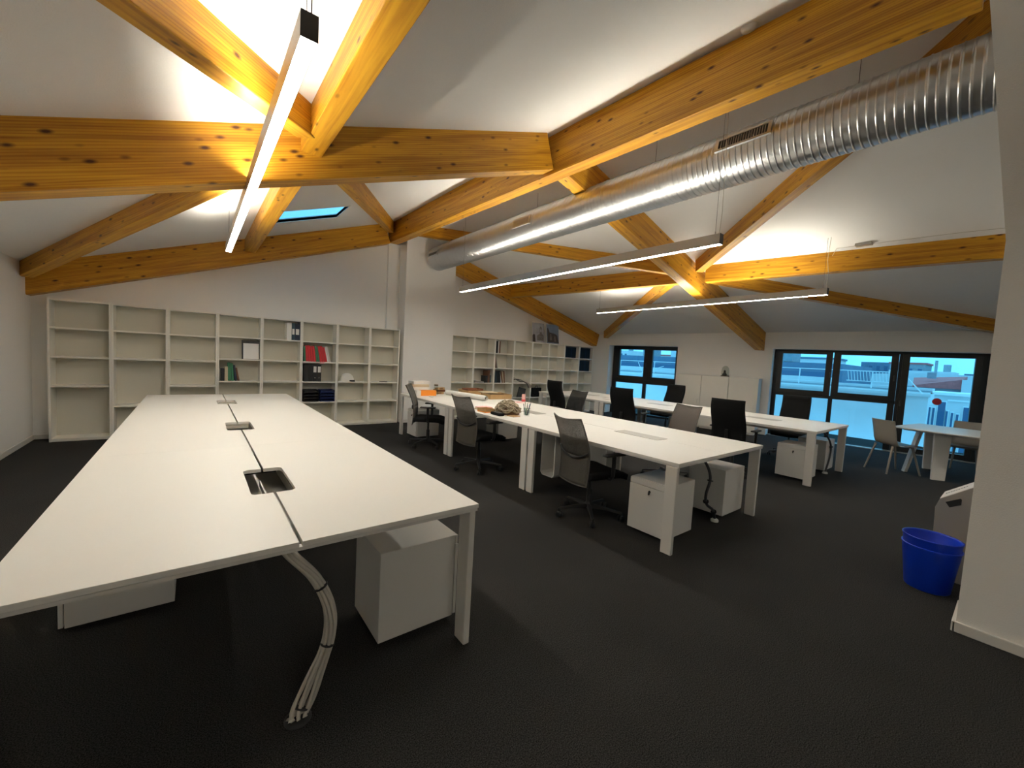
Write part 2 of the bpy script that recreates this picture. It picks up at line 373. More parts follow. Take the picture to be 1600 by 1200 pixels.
# windows: frame bars in the (s, z) plane at recess .3
def window(name, bars, panes, handles=()):
    root = None
    b = MB()
    for (s0, s1, z0, z1, d) in bars: b.box(s0, s1, .30-d, .36, z0, z1, WM)
    root = b.build(name, 'frame', bevel=.004); struct(root)
    for (s0, s1, z0, z1) in panes: MB().box(s0-.01, s1+.01, .325, .335, z0-.01, z1+.01, WM).build('pane', 'glass', root)
    for (s, z) in handles:
        MB().box(s-.012, s+.012, .235, .27, z-.06, z+.06, WM).build('window_handle', 'dark', root, bevel=.006)
    return root
window('window_1', [
    (O1[0], .655, 0, ZT, 0), (2.53, O1[1], 0, ZT, 0), (O1[0], O1[1], 1.99, ZT, 0), (.645, 2.54, 1.025, 1.06, 0),
    (.655, .80, 1.06, 2.0, .025), (1.563, 1.70, 1.06, 2.0, .025), (1.705, 1.815, 1.06, 2.0, .025), (2.47, 2.54, 1.06, 2.0, .025),
    (.79, 1.57, 1.94, 2.0, .025), (1.81, 2.48, 1.94, 2.0, .025), (.79, 1.57, 1.06, 1.157, .025), (1.81, 2.48, 1.06, 1.157, .025),
    (.65, 2.54, .945, 1.03, 0), (1.56, 1.66, .05, .95, 0), (.655, .70, .05, .95, 0), (.6, 2.6, .0, .06, 0)],
    [(.80, 1.563, 1.157, 1.94), (1.815, 2.47, 1.157, 1.94), (.70, 1.56, .06, .945), (1.66, 2.53, .06, .945)], [(1.64, 1.5)])
window('window_2', [
    (O2[0], 4.86, 0, ZT, 0), (8.06, O2[1], 0, ZT, 0), (O2[0], O2[1], 2.0, ZT, 0),
    (4.86, 4.952, 1.03, 2.01, .025), (5.768, 5.88, 1.03, 2.01, .025), (5.90, 6.024, 1.03, 2.01, .025), (6.834, 6.945, 1.03, 2.01, .025),
    (4.95, 5.77, 1.952, 2.01, .025), (6.02, 6.84, 1.952, 2.01, .025), (4.95, 5.77, 1.03, 1.126, .025), (6.02, 6.84, 1.03, 1.126, .025),
    (4.85, 6.95, .968, 1.035, 0), (5.866, 5.945, .03, .97, 0), (4.835, 4.875, .03, .97, 0), (6.84, 6.945, .0, 1.04, 0),
    (6.95, 7.0, 0, 2.01, .01), (7.0, 7.105, 0, 2.01, .03), (7.981, 8.07, 0, 2.01, .03), (7.10, 7.985, 1.948, 2.01, .03), (7.10, 7.985, .015, .115, .03),
    (4.83, 6.95, 0, .012, 0)],
    [(4.952, 5.768, 1.126, 1.952), (6.024, 6.834, 1.126, 1.952), (4.875, 5.866, .012, .968), (5.945, 6.84, .012, .968), (7.105, 7.981, .115, 1.948)],
    [(5.86, 1.5), (6.90, 1.5), (7.03, 1.0)])
# red sticker on the glass door
tag(MB().lathe([(.066, 0), (.066, .003)], 32, T=Matrix.Translation(W(7.547, .318, 1.09)) @ WM.to_3x3().to_4x4() @ Matrix.Rotation(R(90), 4, 'X')).build('round_sticker', 'red'),
    'round dark red sticker on the glass of the tall right window panel', 'sticker')

# ------------------------------------------------------------------ timber beams
def beam(name, label, A, B, wd, dp, cat='beam', group=None):
    """A,B: centre of the underside at both ends"""
    A, B = Vector(A), Vector(B); L = (B-A).length; x = (B-A).normalized(); y = Vector((0, 0, 1)).cross(x).normalized(); z = x.cross(y)
    o = MB().box(0, L, -wd/2, wd/2, 0, dp).build(name, 'wood', bevel=.006)
    mm = Matrix((x, y, z)).transposed().to_4x4(); mm.translation = A; o.matrix_world = mm
    return tag(o, label, cat, group, 'thing')
def bl(x, y, d, f): return (x, y, f(x, y)-d)
rc = lambda Y: 3.24 + .049*(8.4-Y)
beam('ridge_beam', 'long thick timber ridge beam running from the white column up to the top right corner', (rc(8.395), 8.395, 3.72), (rc(.34), .34, 3.72), .18, .47, 'beam')
beam('rafter', 'thick timber rafter crossing the top left, from left wall up to the ridge beam', (-1.745, 3.775, zL(-1.745)-.42), (3.36, 3.775, zL(3.36)-.42), .19, .42)
beam('rafter', 'timber rafter along the back wall above the left bookcases', (-1.745, 8.30, zL(-1.745)-.41), (3.13, 8.30, zL(3.13)-.41), .195, .41)
beam('purlin', 'timber purlin at top left ending against the near side of the big left rafter', (.73, -5.9, 3.02), (.73, 3.68, 3.02), .155, .24)
beam('purlin', 'timber purlin between the big left rafter and the back wall rafter beside the skylight', (.73, 3.87, 3.02), (.73, 8.21, 3.02), .155, .24)
dl = .20
def D(label, P, Q, f, d=dl, wd=.135): return beam('brace', label, (P[0], P[1], f(*P)-d), (Q[0], Q[1], f(*Q)-d), wd, .22)
D('slanting timber brace at top left running toward the camera from the lamp crossing', (-1.74, .07), (.64, 3.42), zL)
D('slanting timber brace beside the skylight, rising to the far end of the ridge beam', (.80, 3.84), (3.12, 8.20), zL)
D('slanting timber brace falling to the left wall behind the big rafter', (.60, 3.84), (-1.72, 8.08), zL)
def Rr(label, P, Q, wd, d, name='rafter'):
    return beam(name, label, (P[0], P[1], zR(*P)-d), (Q[0], Q[1], zR(*Q)-d), wd, d+.02)
Rr('thick timber rafter crossing the right slope down to the wall between the windows', (3.5, 3.765), (10.6, 3.965), .19, .42)
b = Rr('timber rafter along the back wall sloping down above the right bookcases', (4.60, 8.30), (9.70, 8.30), .195, .385)
beam('purlin', 'long horizontal timber purlin on the right from the crossing to the partition edge', (7.165+.18*.0, 3.66, 3.015), (8.87, -5.9, 3.015), .15, .31)
beam('purlin', 'horizontal timber purlin from the right crossing back to the back wall rafter', (7.08, 3.86, 3.015), (6.33, 8.20, 3.02), .15, .31)
D('timber brace rising from the right crossing to the upper right behind the duct', (6.90, 3.66), (3.80, -.34), zR)
D('short timber brace falling from the right crossing to the wall left of the first window', (7.15, 4.28), (9.62, 7.80), zR)
D('timber brace passing behind the duct from the ridge beam end to the right crossing', (3.42, 8.02), (6.95, 3.98), zR)
D('timber brace falling from the right crossing toward the right window', (7.36, 3.66), (11.2, -.02), zR)

# ------------------------------------------------------------------ ventilation duct
dA, dB = Vector((4.06, 7.92, 3.50)), Vector((4.20, -.6, 3.565)); dr = .24
dd = (dB-dA).normalized(); dz = Vector((0, 0, 1)); dn = dz.cross(dd).normalized(); dzz = dd.cross(dn)   # dn points +X
DT = Matrix((dn, dzz, dd)).transposed().to_4x4(); DT.translation = dA     # local: x=+X side, y=up, z=along toward camera, y=up, z=along toward camera
duct = thing('ventilation_duct', 'round galvanised spiral ventilation duct under the right roof slope', 'duct')
L = (dB-dA).length; prof = []; z = .0; prof.append((dr-.02, 0)); prof.append((dr+.004, .004)); prof.append((dr+.004, .02)); prof.append((dr, .024)); z = .30; prof.append((dr, .28))
k = 0
while z < L:
    big = (k % 3 == 0)
    h = .005 if big else .0036
    prof += [(dr, z), (dr+h, z+.007), (dr+h, z+.011), (dr, z+.018)]
    z += .052; k += 1
prof.append((dr, L))
pipe = MB()
for a_, b_ in zip(prof[:-1], prof[1:]): pipe.lathe([a_, b_], 48, T=DT, cap=False)
pipe.build('duct_pipe', 'galv', duct)
MB().lathe([(dr-.01, .004), (.001, .004)], 40, T=DT, cap=False).build('end_cap', 'galv', duct)
def grille(z0, z1, a, h, dark, name='air_grille'):
    g = MB(); T = DT @ Matrix.Rotation(R(180-a), 4, 'Z')
    y0, y1 = -h/2, h/2; x = dr+.014
    for (u0, u1, v0, v1) in ((z0, z1, y0-.02, y0), (z0, z1, y1, y1+.02), (z0-.03, z0, y0-.02, y1+.02), (z1, z1+.03, y0-.02, y1+.02)):
        g.box(dr-.06, x, v0, v1, u0, u1, T)
    gr = g.build(name, 'galv', duct)
    MB().box(dr-.05, dr+.006, y0, y1, z0, z1, T).build('grille_back', 'black' if dark else 'alu', gr)
    n = int((z1-z0)/.022); s_ = MB()
    for i in range(1, n): s_.box(dr-.04, dr+.012, y0, y1, z0+(z1-z0)*i/n-.0022, z0+(z1-z0)*i/n+.0022, T)
    so = s_.build('louvre', 'alu', gr); so['kind'] = 'stuff'
grille(5.93, 6.35, 14, .085, True); grille(2.85, 3.20, 4, .085, False); grille(.08, .42, 4, .05, True)
for zz in (1.0, 3.1, 5.1, 6.9):
    P = dA + dd*zz + Vector((0, 0, dr)); MB().tube([P, (P.x, P.y, zR(P.x, P.y)+.01)], .0022, 6).build('hanger_wire', 'dark', duct)

# ------------------------------------------------------------------ linear lamps
def lamp(label, X, Y0, Y1, zb, f, two=False, canopy=None, sleeve=()):
    t = thing('pendant_lamp', label, 'lamp', (X, (Y0+Y1)/2, zb), group=None); L2 = (Y1-Y0)/2; hw, hh = .031, .095
    b = MB().box(-hw, -hw+.003, -L2, L2, 0, hh).box(hw-.003, hw, -L2, L2, 0, hh).box(-hw+.003, hw-.003, -L2, L2, hh-.03, hh-.02)
    b.build('housing', 'alu', t)
    for s in (-1, 1): MB().box(-hw, hw, s*L2-.003 if s > 0 else -L2-.001, L2+.001 if s > 0 else -L2+.003, 0, hh).build('end_cap', 'dark' if s < 0 else 'alu', t)
    MB().box(-hw+.004, hw-.004, -L2+.004, L2-.004, .001, .006).build('diffuser', 'lampd', t)
    for q in range(3):
        a = -L2+.15 + q*(2*L2-.3)/3; MB().box(-.018, .018, a+.03, a+(2*L2-.3)/3-.03, hh-.019, hh-.014).build('uplight', 'lampu', t)
    for s in (-1, 1):
        yy = s*(L2-.06); top = f(X, (Y0+Y1)/2+yy)-zb
        MB().tube([(0, yy, hh-.005), (0, yy, top+.005)], .0016, 6).build('suspension_wire', 'dark', t)
        MB().tube([(0, yy, hh-.02), (0, yy, hh+.03)], .006, 8).build('wire_grip', 'chrome', t)
    yy = -L2+.03; top = f(X, (Y0+Y1)/2+yy)-zb
    MB().tube([(0.01, yy, hh-.02), (.012, yy-.01, hh+.2), (.03, yy+.02, top-.3), (.012, yy, top+.01)], .0028, 6).build('power_cord', 'cable' if two else 'dark', t)
    return t
lamp('long slim pendant lamp hanging over the left desk row, glowing brightest', .33, 1.74, 6.28, 2.615, zL)
lamp('long slim pendant lamp hanging below the duct over the middle desk row', 3.74, 1.80, 6.36, 2.61, zR, True)
l3 = lamp('long slim pendant lamp over the right desk row, nearest the windows', 7.06, 1.80, 6.12, 2.605, zR, True)
l3.rotation_euler = (0, 0, R(-3.1)); 
lamp('added fill lamp hanging unseen behind the camera position', .33, -5.4, -2.2, 2.615, zL)  # unseen lamp, added to brighten the partition and the near pedestal faces
lamp('added fill lamp, unseen behind the partition over the meeting side', 7.4, -4.9, -.7, 2.605, zR)  # unseen lamp, added to lift the right ceiling and the window wall
# driver box on the ceiling with its cord
t = thing('driver_box', 'small metal driver box on the sloping ceiling above the right lamp', 'ceiling box', (7.32, 1.545, zR(7.32, 1.545)-.03))
MB().box(-.05, .05, -.09, .09, 0, .035).build('box_body', 'alu', t, bevel=.003)
MB().tube([(0, .09, .012), (-.02, .3, .01), (-.07, .33, -.1)], .003, 6).build('cord', 'cable', t)
MB().tube([(0, -.09, .012), (.1, -.9, .016), (.25, -1.5, .02)], .003, 6).build('cord', 'cable', t)
b = MB().lathe([(.058, 0), (.055, -.02), (.045, -.035), (.02, -.04)], 28)
o = b.build('smoke_detector', 'base'); o.matrix_world = Matrix.Translation((3.44, 1.585, zL(3.44)-.0)) @ Matrix.Rotation(R(-19.4), 4, 'Y')
tag(o, 'small round white smoke detector on the ceiling above the ridge beam', 'detector')

# ------------------------------------------------------------------ desks
def rounded_notch(x_edge, xi, y0, y1, r, sgn):
    """points of a notch going from (x_edge,y0) inward to xi and back to (x_edge,y1)"""
    pts = [(x_edge, y0)]
    for k in range(5):
        a = math.pi/2*k/4; pts.append((xi+sgn*r*(1-math.sin(a)), y0+r*(1-math.cos(a))))
    for k in range(5):
        a = math.pi/2*k/4; pts.append((xi+sgn*r*(1-math.cos(a)), y1-r*(1-math.sin(a))))
    pts.append((x_edge, y1)); return pts
def bench(label, x0, x1, y0, y1, gap, ports, open_ports, end_leg=True):
    t = thing('bench_desk', label, 'desk', (0, 0, 0)); xm = (x0+x1)/2; n = 3; ml = (y1-y0)/n; T0, T1 = .719, .74
    for i in range(n):
        a, c = y0+ml*i, y0+ml*(i+1); e = .0006; p0, p1 = ports[i]
        for sd in (-1, 1):
            xo = x0 if sd < 0 else x1; xe = xm + sd*gap/2
            pts = [(xo, a+e), (xe, a+e)] + rounded_notch(xe, xm+sd*.098, p0, p1, .03, -sd) + [(xe, c-e), (xo, c-e)]
            # remove duplicates
            q = []
            for p in pts:
                if not q or (abs(q[-1][0]-p[0])+abs(q[-1][1]-p[1])) > 1e-5: q.append(p)
            MB().prism(q, T0, T1, 'z').build('desktop', 'desk', t, bevel=.0015)
        # subframe: two side rails and cross rails
        b = MB(); 
        for sd in (-1, 1):
            xo = x0+.004 if sd < 0 else x1-.004
            b.box(min(xo, xo-sd*.03), max(xo, xo-sd*.03), a+.004, c-.004, .704, T0-.0015)
            b.box(xm+sd*.16-.015, xm+sd*.16+.015, a+.2, c-.2, .70, T0-.0015)
        b.box(x0+.034, x1-.034, a+.004, a+.034, .704, T0-.0015); b.box(x0+.034, x1-.034, c-.034, c-.004, .704, T0-.0015)
        b.build('rail', 'dleg', t)
        for yy in (a+.012, c-.012-.1):
            for sd in (-1, 1):
                xo = x0+.003 if sd < 0 else x1-.008-.035
                MB().prism([(yy+.004, 0), (yy+.096, 0), (yy+.1, .7035), (yy, .7035)], xo, xo+.035, 'x').build('leg', 'dleg', t, bevel=.005)
        # cable tray below the middle seam
        tr = MB().box(xm-.13, xm+.13, a+.3, c-.3, .60, .604).box(xm-.13, xm-.127, a+.3, c-.3, .604, .66).box(xm+.127, xm+.13, a+.3, c-.3, .604, .66)
        tr.box(xm-.004, xm+.004, p0-.1, p1+.1, .604, .64)
        tro = tr.build('cable_tray', 'alu', t)
        if open_ports:
            MB().box(xm-.085, xm-.04, p0+.05, p0+.25, .606, .65).build('socket_strip', 'ped', tro, bevel=.003)
            c_ = MB()
            for k in range(4):
                c_.tube([(xm-.08+.01*k, p0+.1, .655), (xm-.05+.012*k, p0+.02+.02*k, .69), (xm-.01+.004*k, p0+.005, .70), (xm, p0-.12, .66), (xm+.004*k, p0-.4, .62)], .0035, 6)
            c_.build('cable', 'cable', tro)
        else:
            MB().box(xm-.094, xm+.094, p0+.004, p1-.004, T1-.004, T1+.003).build('port_lid', 'alu', t, bevel=.002)
    return t
bench('largest white bench desk in the left foreground with open cable ports and no chairs', -.486, 1.130, 1.646, 7.09, .012,
      [(2.29, 2.77), (4.12, 4.56), (5.95, 6.35)], True)
bench('white bench desk in the middle with boxes, rope and pens on it', 2.935, 4.548, 1.588, 6.98, .008,
      [(2.22, 2.76), (4.05, 4.40), (5.85, 6.2)], False)
bench('white bench desk on the right in front of the windows, papers at its far end', 6.412, 7.946, 1.625, 7.08, .008,
      [(2.30, 2.80), (4.15, 4.62), (5.95, 6.3)], False)

# cable spines
def smooth(P, n=8):
    P = [Vector(p) for p in P]; out = []
    for i in range(len(P)-1):
        p0, p1, p2, p3 = P[max(i-1, 0)], P[i], P[i+1], P[min(i+2, len(P)-1)]
        for k in range(n):
            t = k/n; out.append(.5*((2*p1)+(p2-p0)*t+(2*p0-5*p1+4*p2-p3)*t*t+(3*p1-p0-3*p2+p3)*t**3))
    return out + [P[-1]]
t = thing('cable_bundle', 'bundle of white cables from the left desk down to the floor, tied in black', 'cable')
path = smooth([(.27, 1.78, .70), (.306, 1.72, .655), (.394, 1.71, .54), (.445, 1.705, .404), (.444, 1.70, .274), (.387, 1.70, .12), (.345, 1.69, .03), (.33, 1.675, .004)])
for k in range(8):
    a = 2*math.pi*k/7; rr = .019 if k < 7 else 0; pts = []
    for i, p in enumerate(path):
        u = i/(len(path)-1); spread = 1 + (.9*math.sin((u-.62)/.38*math.pi) if .62 < u < .95 else 0) + (1.0 if u > .97 else 0)
        pts.append(p + Vector((math.cos(a+u*2)*rr*spread, math.sin(a+u*2)*rr*.8, math.sin(a)*.003)))
    MB().tube(pts, .0075, 7).build('cable', 'cable', t)
for u in (.33, .60, .86):
    i = int(u*(len(path)-1)); p = path[i]; q = (path[i+1]-path[i-1]).normalized()
    MB().tube([p-q*.003, p+q*.003], .028, 16).build('cable_tie', 'black', t)
MB().lathe([(.05, 0), (.05, .004), (.035, .006)], 24, (.33, 1.675, .001)).build('floor_outlet', 'black', t)
def spine(label, P, m):
    t = thing('cable_spine', label, 'cable'); pts = smooth(P, 6)
    MB().tube(pts, .013, 8).build('cable', m, t)
    MB().tube([p+Vector((.018, .01, 0)) for p in pts], .008, 8).build('cable', 'cable' if m != 'cable' else 'dcable', t)
    for i in range(4, len(pts)-3, 9):
        q = (pts[i+1]-pts[i-1]).normalized(); MB().tube([pts[i]-q*.006, pts[i]+q*.006], .026, 12).build('cable_tie', 'black', t)
    MB().lathe([(.035, 0), (.035, .02), (.02, .03)], 16, (P[-1][0], P[-1][1], .001)).build('foot', 'ped', t)
spine('black and white cable hanging under the near end of the middle desk', [(3.70, 1.86, .70), (3.80, 1.80, .60), (3.86, 1.77, .45), (3.80, 1.77, .30), (3.83, 1.77, .20), (3.95, 1.76, .12), (4.0, 1.76, .02)], 'dcable')
spine('thick black cable hanging under the near end of the right desk', [(7.2, 1.86, .70), (7.5, 1.8, .60), (7.72, 1.77, .42), (7.68, 1.76, .22), (7.51, 1.757, .02)], 'dcable')

# drawer pedestals: local front = -x
def pedestal(w_, d, h, lock=True):
    t = thing('drawer_pedestal', '', 'pedestal')
    MB().box(.022, d, -w_/2, w_/2, .03, h).build('body', 'ped', t, bevel=.003)
    MB().box(0, .018, -w_/2+.002, w_/2-.002, .035, h-.055).build('drawer', 'ped', t, bevel=.002)
    MB().box(0.004, .02, -w_/2+.002, w_/2-.002, h-.05, h-.004).build('drawer', 'ped', t, bevel=.002)
    if lock:
        MB().tube([(-.006, -w_*.05, h-.09), (.01, -w_*.05, h-.09)], .011, 14).build('lock', 'chrome', t)
        MB().box(-.022, -.005, -w_*.05-.004, -w_*.05+.004, h-.115, h-.088).build('key', 'dark', t)
    for x in (.08, d-.06):
        for y in (-w_/2+.06, w_/2-.06): MB().tube([(x, y-.012, .017), (x, y+.012, .017)], .016, 12).build('caster', 'black', t)
    return t
pz = pedestal(.37, .44, .49)
def put(o, x, y, rz, label, group=None):
    o.location = (x, y, 0); o.rotation_euler = (0, 0, rz); o['label'] = label
    if group: o['group'] = group
put(pz, 3.08, 1.93, 0, 'white drawer pedestal with a key, under the near left corner of the middle desk')
pg = 'drawer pedestals under the desks'
pz['group'] = pg
for x, y, rz, lb in ((1.16, 2.055, math.pi, 'largest looking white pedestal under the near right corner of the left desk'),
                 (-.52, 3.0, 0, 'white pedestal low under the left edge of the foreground desk'),
                 (4.56, 1.93, math.pi, 'white pedestal under the near right end of the middle desk beside the cable'),
                 (6.59, 1.94, 0, 'white pedestal behind the near left leg of the right desk'),
                 (8.0, 1.97, math.pi, 'bluish lit pedestal under the window side of the right desk, near end'),
                 (4.66, 5.85, math.pi, 'white pedestal deep under the middle desk beyond the second chair'),
                 (3.02, 6.62, 0, 'white pedestal at the far left end of the middle desk behind the first chair'),
                 (4.56, 3.72, math.pi, 'white pedestal under the middle desk seen behind the nearest mesh chair'),
                 (7.98, 4.2, math.pi, 'white pedestal under the right desk in front of the white cupboards')):
    dup(pz, (x, y, 0), rz, lb, pg)
# hanging computer holder
t = thing('computer_holder', 'empty white metal frame hanging under the middle desk beside the paired legs', 'holder', (3.10, 3.10, .19))
P = [(.0, .02), (.0, .48)]; b = MB()
b.prism([(0, .03), (.03, 0), (.19, 0), (.22, .03), (.22, .50), (.208, .50), (.208, .035), (.185, .012), (.035, .012), (.012, .035), (.012, .50), (0, .50)], 0, .30, 'x', Matrix.Identity(4))
b.build('holder_frame', 'dleg', t)
MB().box(0.05, .25, .0, .22, .50, .51).build('top_plate', 'dleg', t)

# ------------------------------------------------------------------ office chairs (local: facing +x)
def star_base(t):
    b = MB().lathe([(.032, .07), (.036, .085), (.034, .125), (.026, .14)], 20); b.build('hub', 'black', t)
    MB().lathe([(.026, .13), (.026, .26), (.016, .262), (.016, .41)], 18).build('gas_lift', 'black', t)
    for k in range(5):
        a = 2*math.pi*k/5+.35; c, s = math.cos(a), math.sin(a)
        lg = MB(); Tm = Matrix.Rotation(a, 4, 'Z')
        vs = []
        for (x, w_, z0, z1) in ((.025, .022, .078, .118), (.16, .018, .082, .108), (.31, .014, .068, .088)):
            vs += [Tm @ Vector((x, -w_, z0)), Tm @ Vector((x, w_, z0)), Tm @ Vector((x, w_*.7, z1)), Tm @ Vector((x, -w_*.7, z1))]
        fs = [(0, 3, 2, 1), (8, 9, 10, 11)] + [(i*4+j, i*4+(j+1) % 4, (i+1)*4+(j+1) % 4, (i+1)*4+j) for i in range(2) for j in range(4)]
        lg.add(vs, fs); leg = lg.build('leg', 'black', t, bevel=.004)
        w1 = MB(); px, py = .31*c, .31*s
        for sd in (-1, 1):
            q = Matrix.Translation((px, py, 0)) @ Matrix.Rotation(a+1.1*k, 4, 'Z') @ Matrix.Translation((.012, sd*.014, .029)) @ Matrix.Rotation(R(90), 4, 'X')
            w1.lathe([(.012, -.009), (.027, -.008), (.029, 0), (.027, .008), (.012, .009)], 16, T=q)
        w1.tube([(px, py, .045), (px, py, .08)], .008, 8)
        w1.build('caster', 'black', leg)
def seat_cushion(t, m='fabric', x0=-.21, x1=.27, wd=.24, zt=.475):
    b = MB(); n, k_ = 10, 10; g = []
    for i in range(n+1):
        u = i/n; row = []
        for j in range(k_+1):
            v = j/k_*2-1; x = x0+(x1-x0)*u; ww = wd*(1-.12*(1-u)-.10*max(0, (u-.75)*4)**2)
            e = max(abs(v), abs(u*2-1)); z = zt-.02*(e**6) - .035*max(0, (u-.7)/.3)**2 + .012*v*v
            row.append(Vector((x, ww*v, z-.025)))
        g.append(row)
    b.sheet(g, .055); return b.build('seat', m, t, bevel=.0)
def arms(t, m='black', h=.665):
    for sd in (-1, 1):
        b = MB().tube([(.02, sd*.17, .415), (.02, sd*.25, .42), (.02, sd*.275, .46), (.02, sd*.277, h-.02)], [.014, .014, .017, .02], 10)
        a = b.build('armrest', m, t)
        MB().box(-.10, .14, sd*.275-.035, sd*.275+.035, h-.022, h).build('arm_pad', m, a, bevel=.012, seg=3)
def mesh_chair(label, mm='mesh'):
    t = thing('mesh_office_chair', label, 'chair'); star_base(t); seat_cushion(t)
    MB().box(-.12, .12, -.08, .08, .40, .432).build('mechanism', 'black', t, bevel=.01)
    def P(u, v):   # u 0 bottom..1 top, v -1..1
        z = .36+.60*u; x = -.235+.05*math.sin(u*math.pi*.9+.2)-.10*max(0, u-.45)**1.2-.055*u; ww = .222-.025*u**2-.02*(1-u)
        return Vector((x-.045*(1-v*v)*(.5+.5*u), ww*v, z+.02*(v*v)*u-.03*(1-v*v)*(1-u)*.3))
    g = [[P(i/16, j/10*2-1) for j in range(11)] for i in range(17)]
    MB().sheet(g[7:], .004).build('backrest', mm, t)
    MB().sheet(g[:8], .006).build('back_panel', 'mesh2' if mm == 'mesh' else mm, t)
    rim = [P(0, v/5-1) for v in range(0, 11)] + [P(i/8, 1) for i in range(1, 9)] + [P(1, 1-v/5) for v in range(1, 11)] + [P(1-i/8, -1) for i in range(1, 8)]
    MB().tube(rim, .0065, 8, closed=True).build('back_frame', 'chfr' if mm != 'meshb' else 'black', t)
    st = [P(.50-.10*(1-(v/6)**2), v/6)+Vector((-.012, 0, 0)) for v in range(-6, 7)]
    MB().tube(st, .010, 8).build('lumbar_strap', 'black', t)
    MB().tube([(-.06, 0, .41), (-.15, 0, .40), (-.195, 0, .415), (-.215, 0, .45)], .018, 10).build('back_bracket', 'black', t)
    arms(t); return t
def place(o, x, y, deg, label, group): o.location = (x, y, 0); o.rotation_euler = (0, 0, R(deg)); o['label'] = label; o['group'] = group
G1 = 'grey mesh chairs along the left side of the middle desk'
c0 = mesh_chair('x'); place(c0, 3.02, 2.52, -8, 'nearest grey mesh office chair, beside the key locked pedestal', G1)
dup(c0, (2.96, 4.38, 0), R(4), 'second grey mesh office chair, in front of the rope pile on the desk', G1)
dup(c0, (2.97, 5.88, 0), R(-34), 'farthest grey mesh office chair, turned side on beside the orange box', G1)
cb = mesh_chair('x', 'meshb'); place(cb, 5.0, 4.84, 174, 'low black mesh chair behind the middle desk, left of the tall black chairs', 'mesh chairs behind the middle desk')
ct = mesh_chair('x', 'meshbr'); place(ct, 4.93, 2.83, 170, 'taupe mesh chair behind the middle desk near its right end', 'mesh chairs behind the middle desk')
def black_chair(label):
    t = thing('black_office_chair', label, 'chair'); star_base(t); seat_cushion(t, x1=.29, wd=.25, zt=.48)
    MB().box(-.12, .12, -.08, .08, .40, .435).build('mechanism', 'black', t, bevel=.01)
    g = []
    for i in range(13):
        u = i/12; row = []
        for j in range(9):
            v = j/4-1; z = .50+.58*u; x = -.20-.09*u-.05*math.sin(u*math.pi)*0+.03*math.sin(u*6)
            row.append(Vector((x-.03*(1-v*v), (.225-.012*u)*v, z)))
        g.append(row)
    MB().sheet(g, .05).build('backrest', 'fabric', t)
    MB().tube([(-.06, 0, .41), (-.25, 0, .41), (-.285, 0, .50), (-.28, 0, .66)], .022, 10).build('back_bracket', 'black', t)
    arms(t, h=.67); return t
G2 = 'tall black chairs around the right desk'
k0 = black_chair('x'); place(k0, 6.10, 2.52, 3, 'tall black chair with its back in front of the white cupboards, nearest of them', G2)
dup(k0, (6.08, 4.28, 0), R(3), 'tall black chair in front of the small first window', G2)
dup(k0, (6.05, 5.85, 0), R(-6), 'tall black chair in front of the far bookcases', G2)
dup(k0, (8.35, 2.52, 0), R(186), 'black chair on the window side of the right desk before the big window', G2)
dup(k0, (8.40, 4.95, 0), R(178), 'black chair beyond the right desk between window and white cupboards', G2)

# ------------------------------------------------------------------ bookcases
ZS = [.02, .466, .843, 1.211, 1.582]
def bookcase(x0, w_, shelves, label, group):
    t = thing('bookcase', label, 'bookcase', (x0, 8.1, 0), group=group); th = .022; d = .29; w_ -= .002
    MB().box(0, th, 0, d, 0, 1.95).build('side_panel', 'shelf', t, bevel=.001)
    MB().box(w_-th, w_, 0, d, 0, 1.95).build('side_panel', 'shelf', t, bevel=.001)
    MB().box(th, w_-th, 0, d, 1.95-.02, 1.95).build('top_panel', 'shelf', t)
    MB().box(th, w_-th, .0, d, .02, .045).build('bottom_panel', 'shelf', t)
    MB().box(th, w_-th, .012, .03, 0, .02).build('plinth', 'shelf', t)
    MB().box(th, w_-th, d-.008, d, .045, 1.93).build('back_panel', 'shelf_shade', t)
    for z in shelves: MB().box(th, w_-th, .012, d-.008, z-.011, z+.011).build('shelf', 'shelf', t)
    return t
N1 = ['empty white bookcase nearest the left wall, with a tall bottom bay', 'empty white bookcase with one double height bay, second from the left wall',
      'empty white bookcase with even shelves, third from the left wall', 'white bookcase holding a framed picture and a few books',
      'white bookcase with binders in the right of its top bay', 'white bookcase with red files, black binders and letter trays',
      'white bookcase holding a white hard hat', 'white bookcase next to the column with a pen on a shelf']
SH = [[.762, 1.165, 1.56], [.47, 1.163, 1.564], [.47, .765, 1.165, 1.56]] + [[.466, .843, 1.211, 1.582]]*5
for i in range(8): bookcase(-1.547+.614*i, .614, SH[i], N1[i], 'bookcases left of the column')
N2 = ['empty white bookcase immediately right of the column', 'white bookcase with a low stack and brown books in its third bay', 'white bookcase with thin files in the upper three bays',
      'white bookcase with cables spilling from a bay', 'white bookcase below the church picture', 'white bookcase below the second leaning picture',
      'white bookcase with dark binders in only its top bay', 'last white bookcase in the corner, two bays of dark binders']
for i in range(8): bookcase(4.60+.607*i, .607, [.466, .843, 1.211, 1.582], N2[i], 'bookcases right of the column')

NTH = ['first', 'second', 'third', 'fourth', 'fifth', 'sixth', 'seventh', 'eighth']
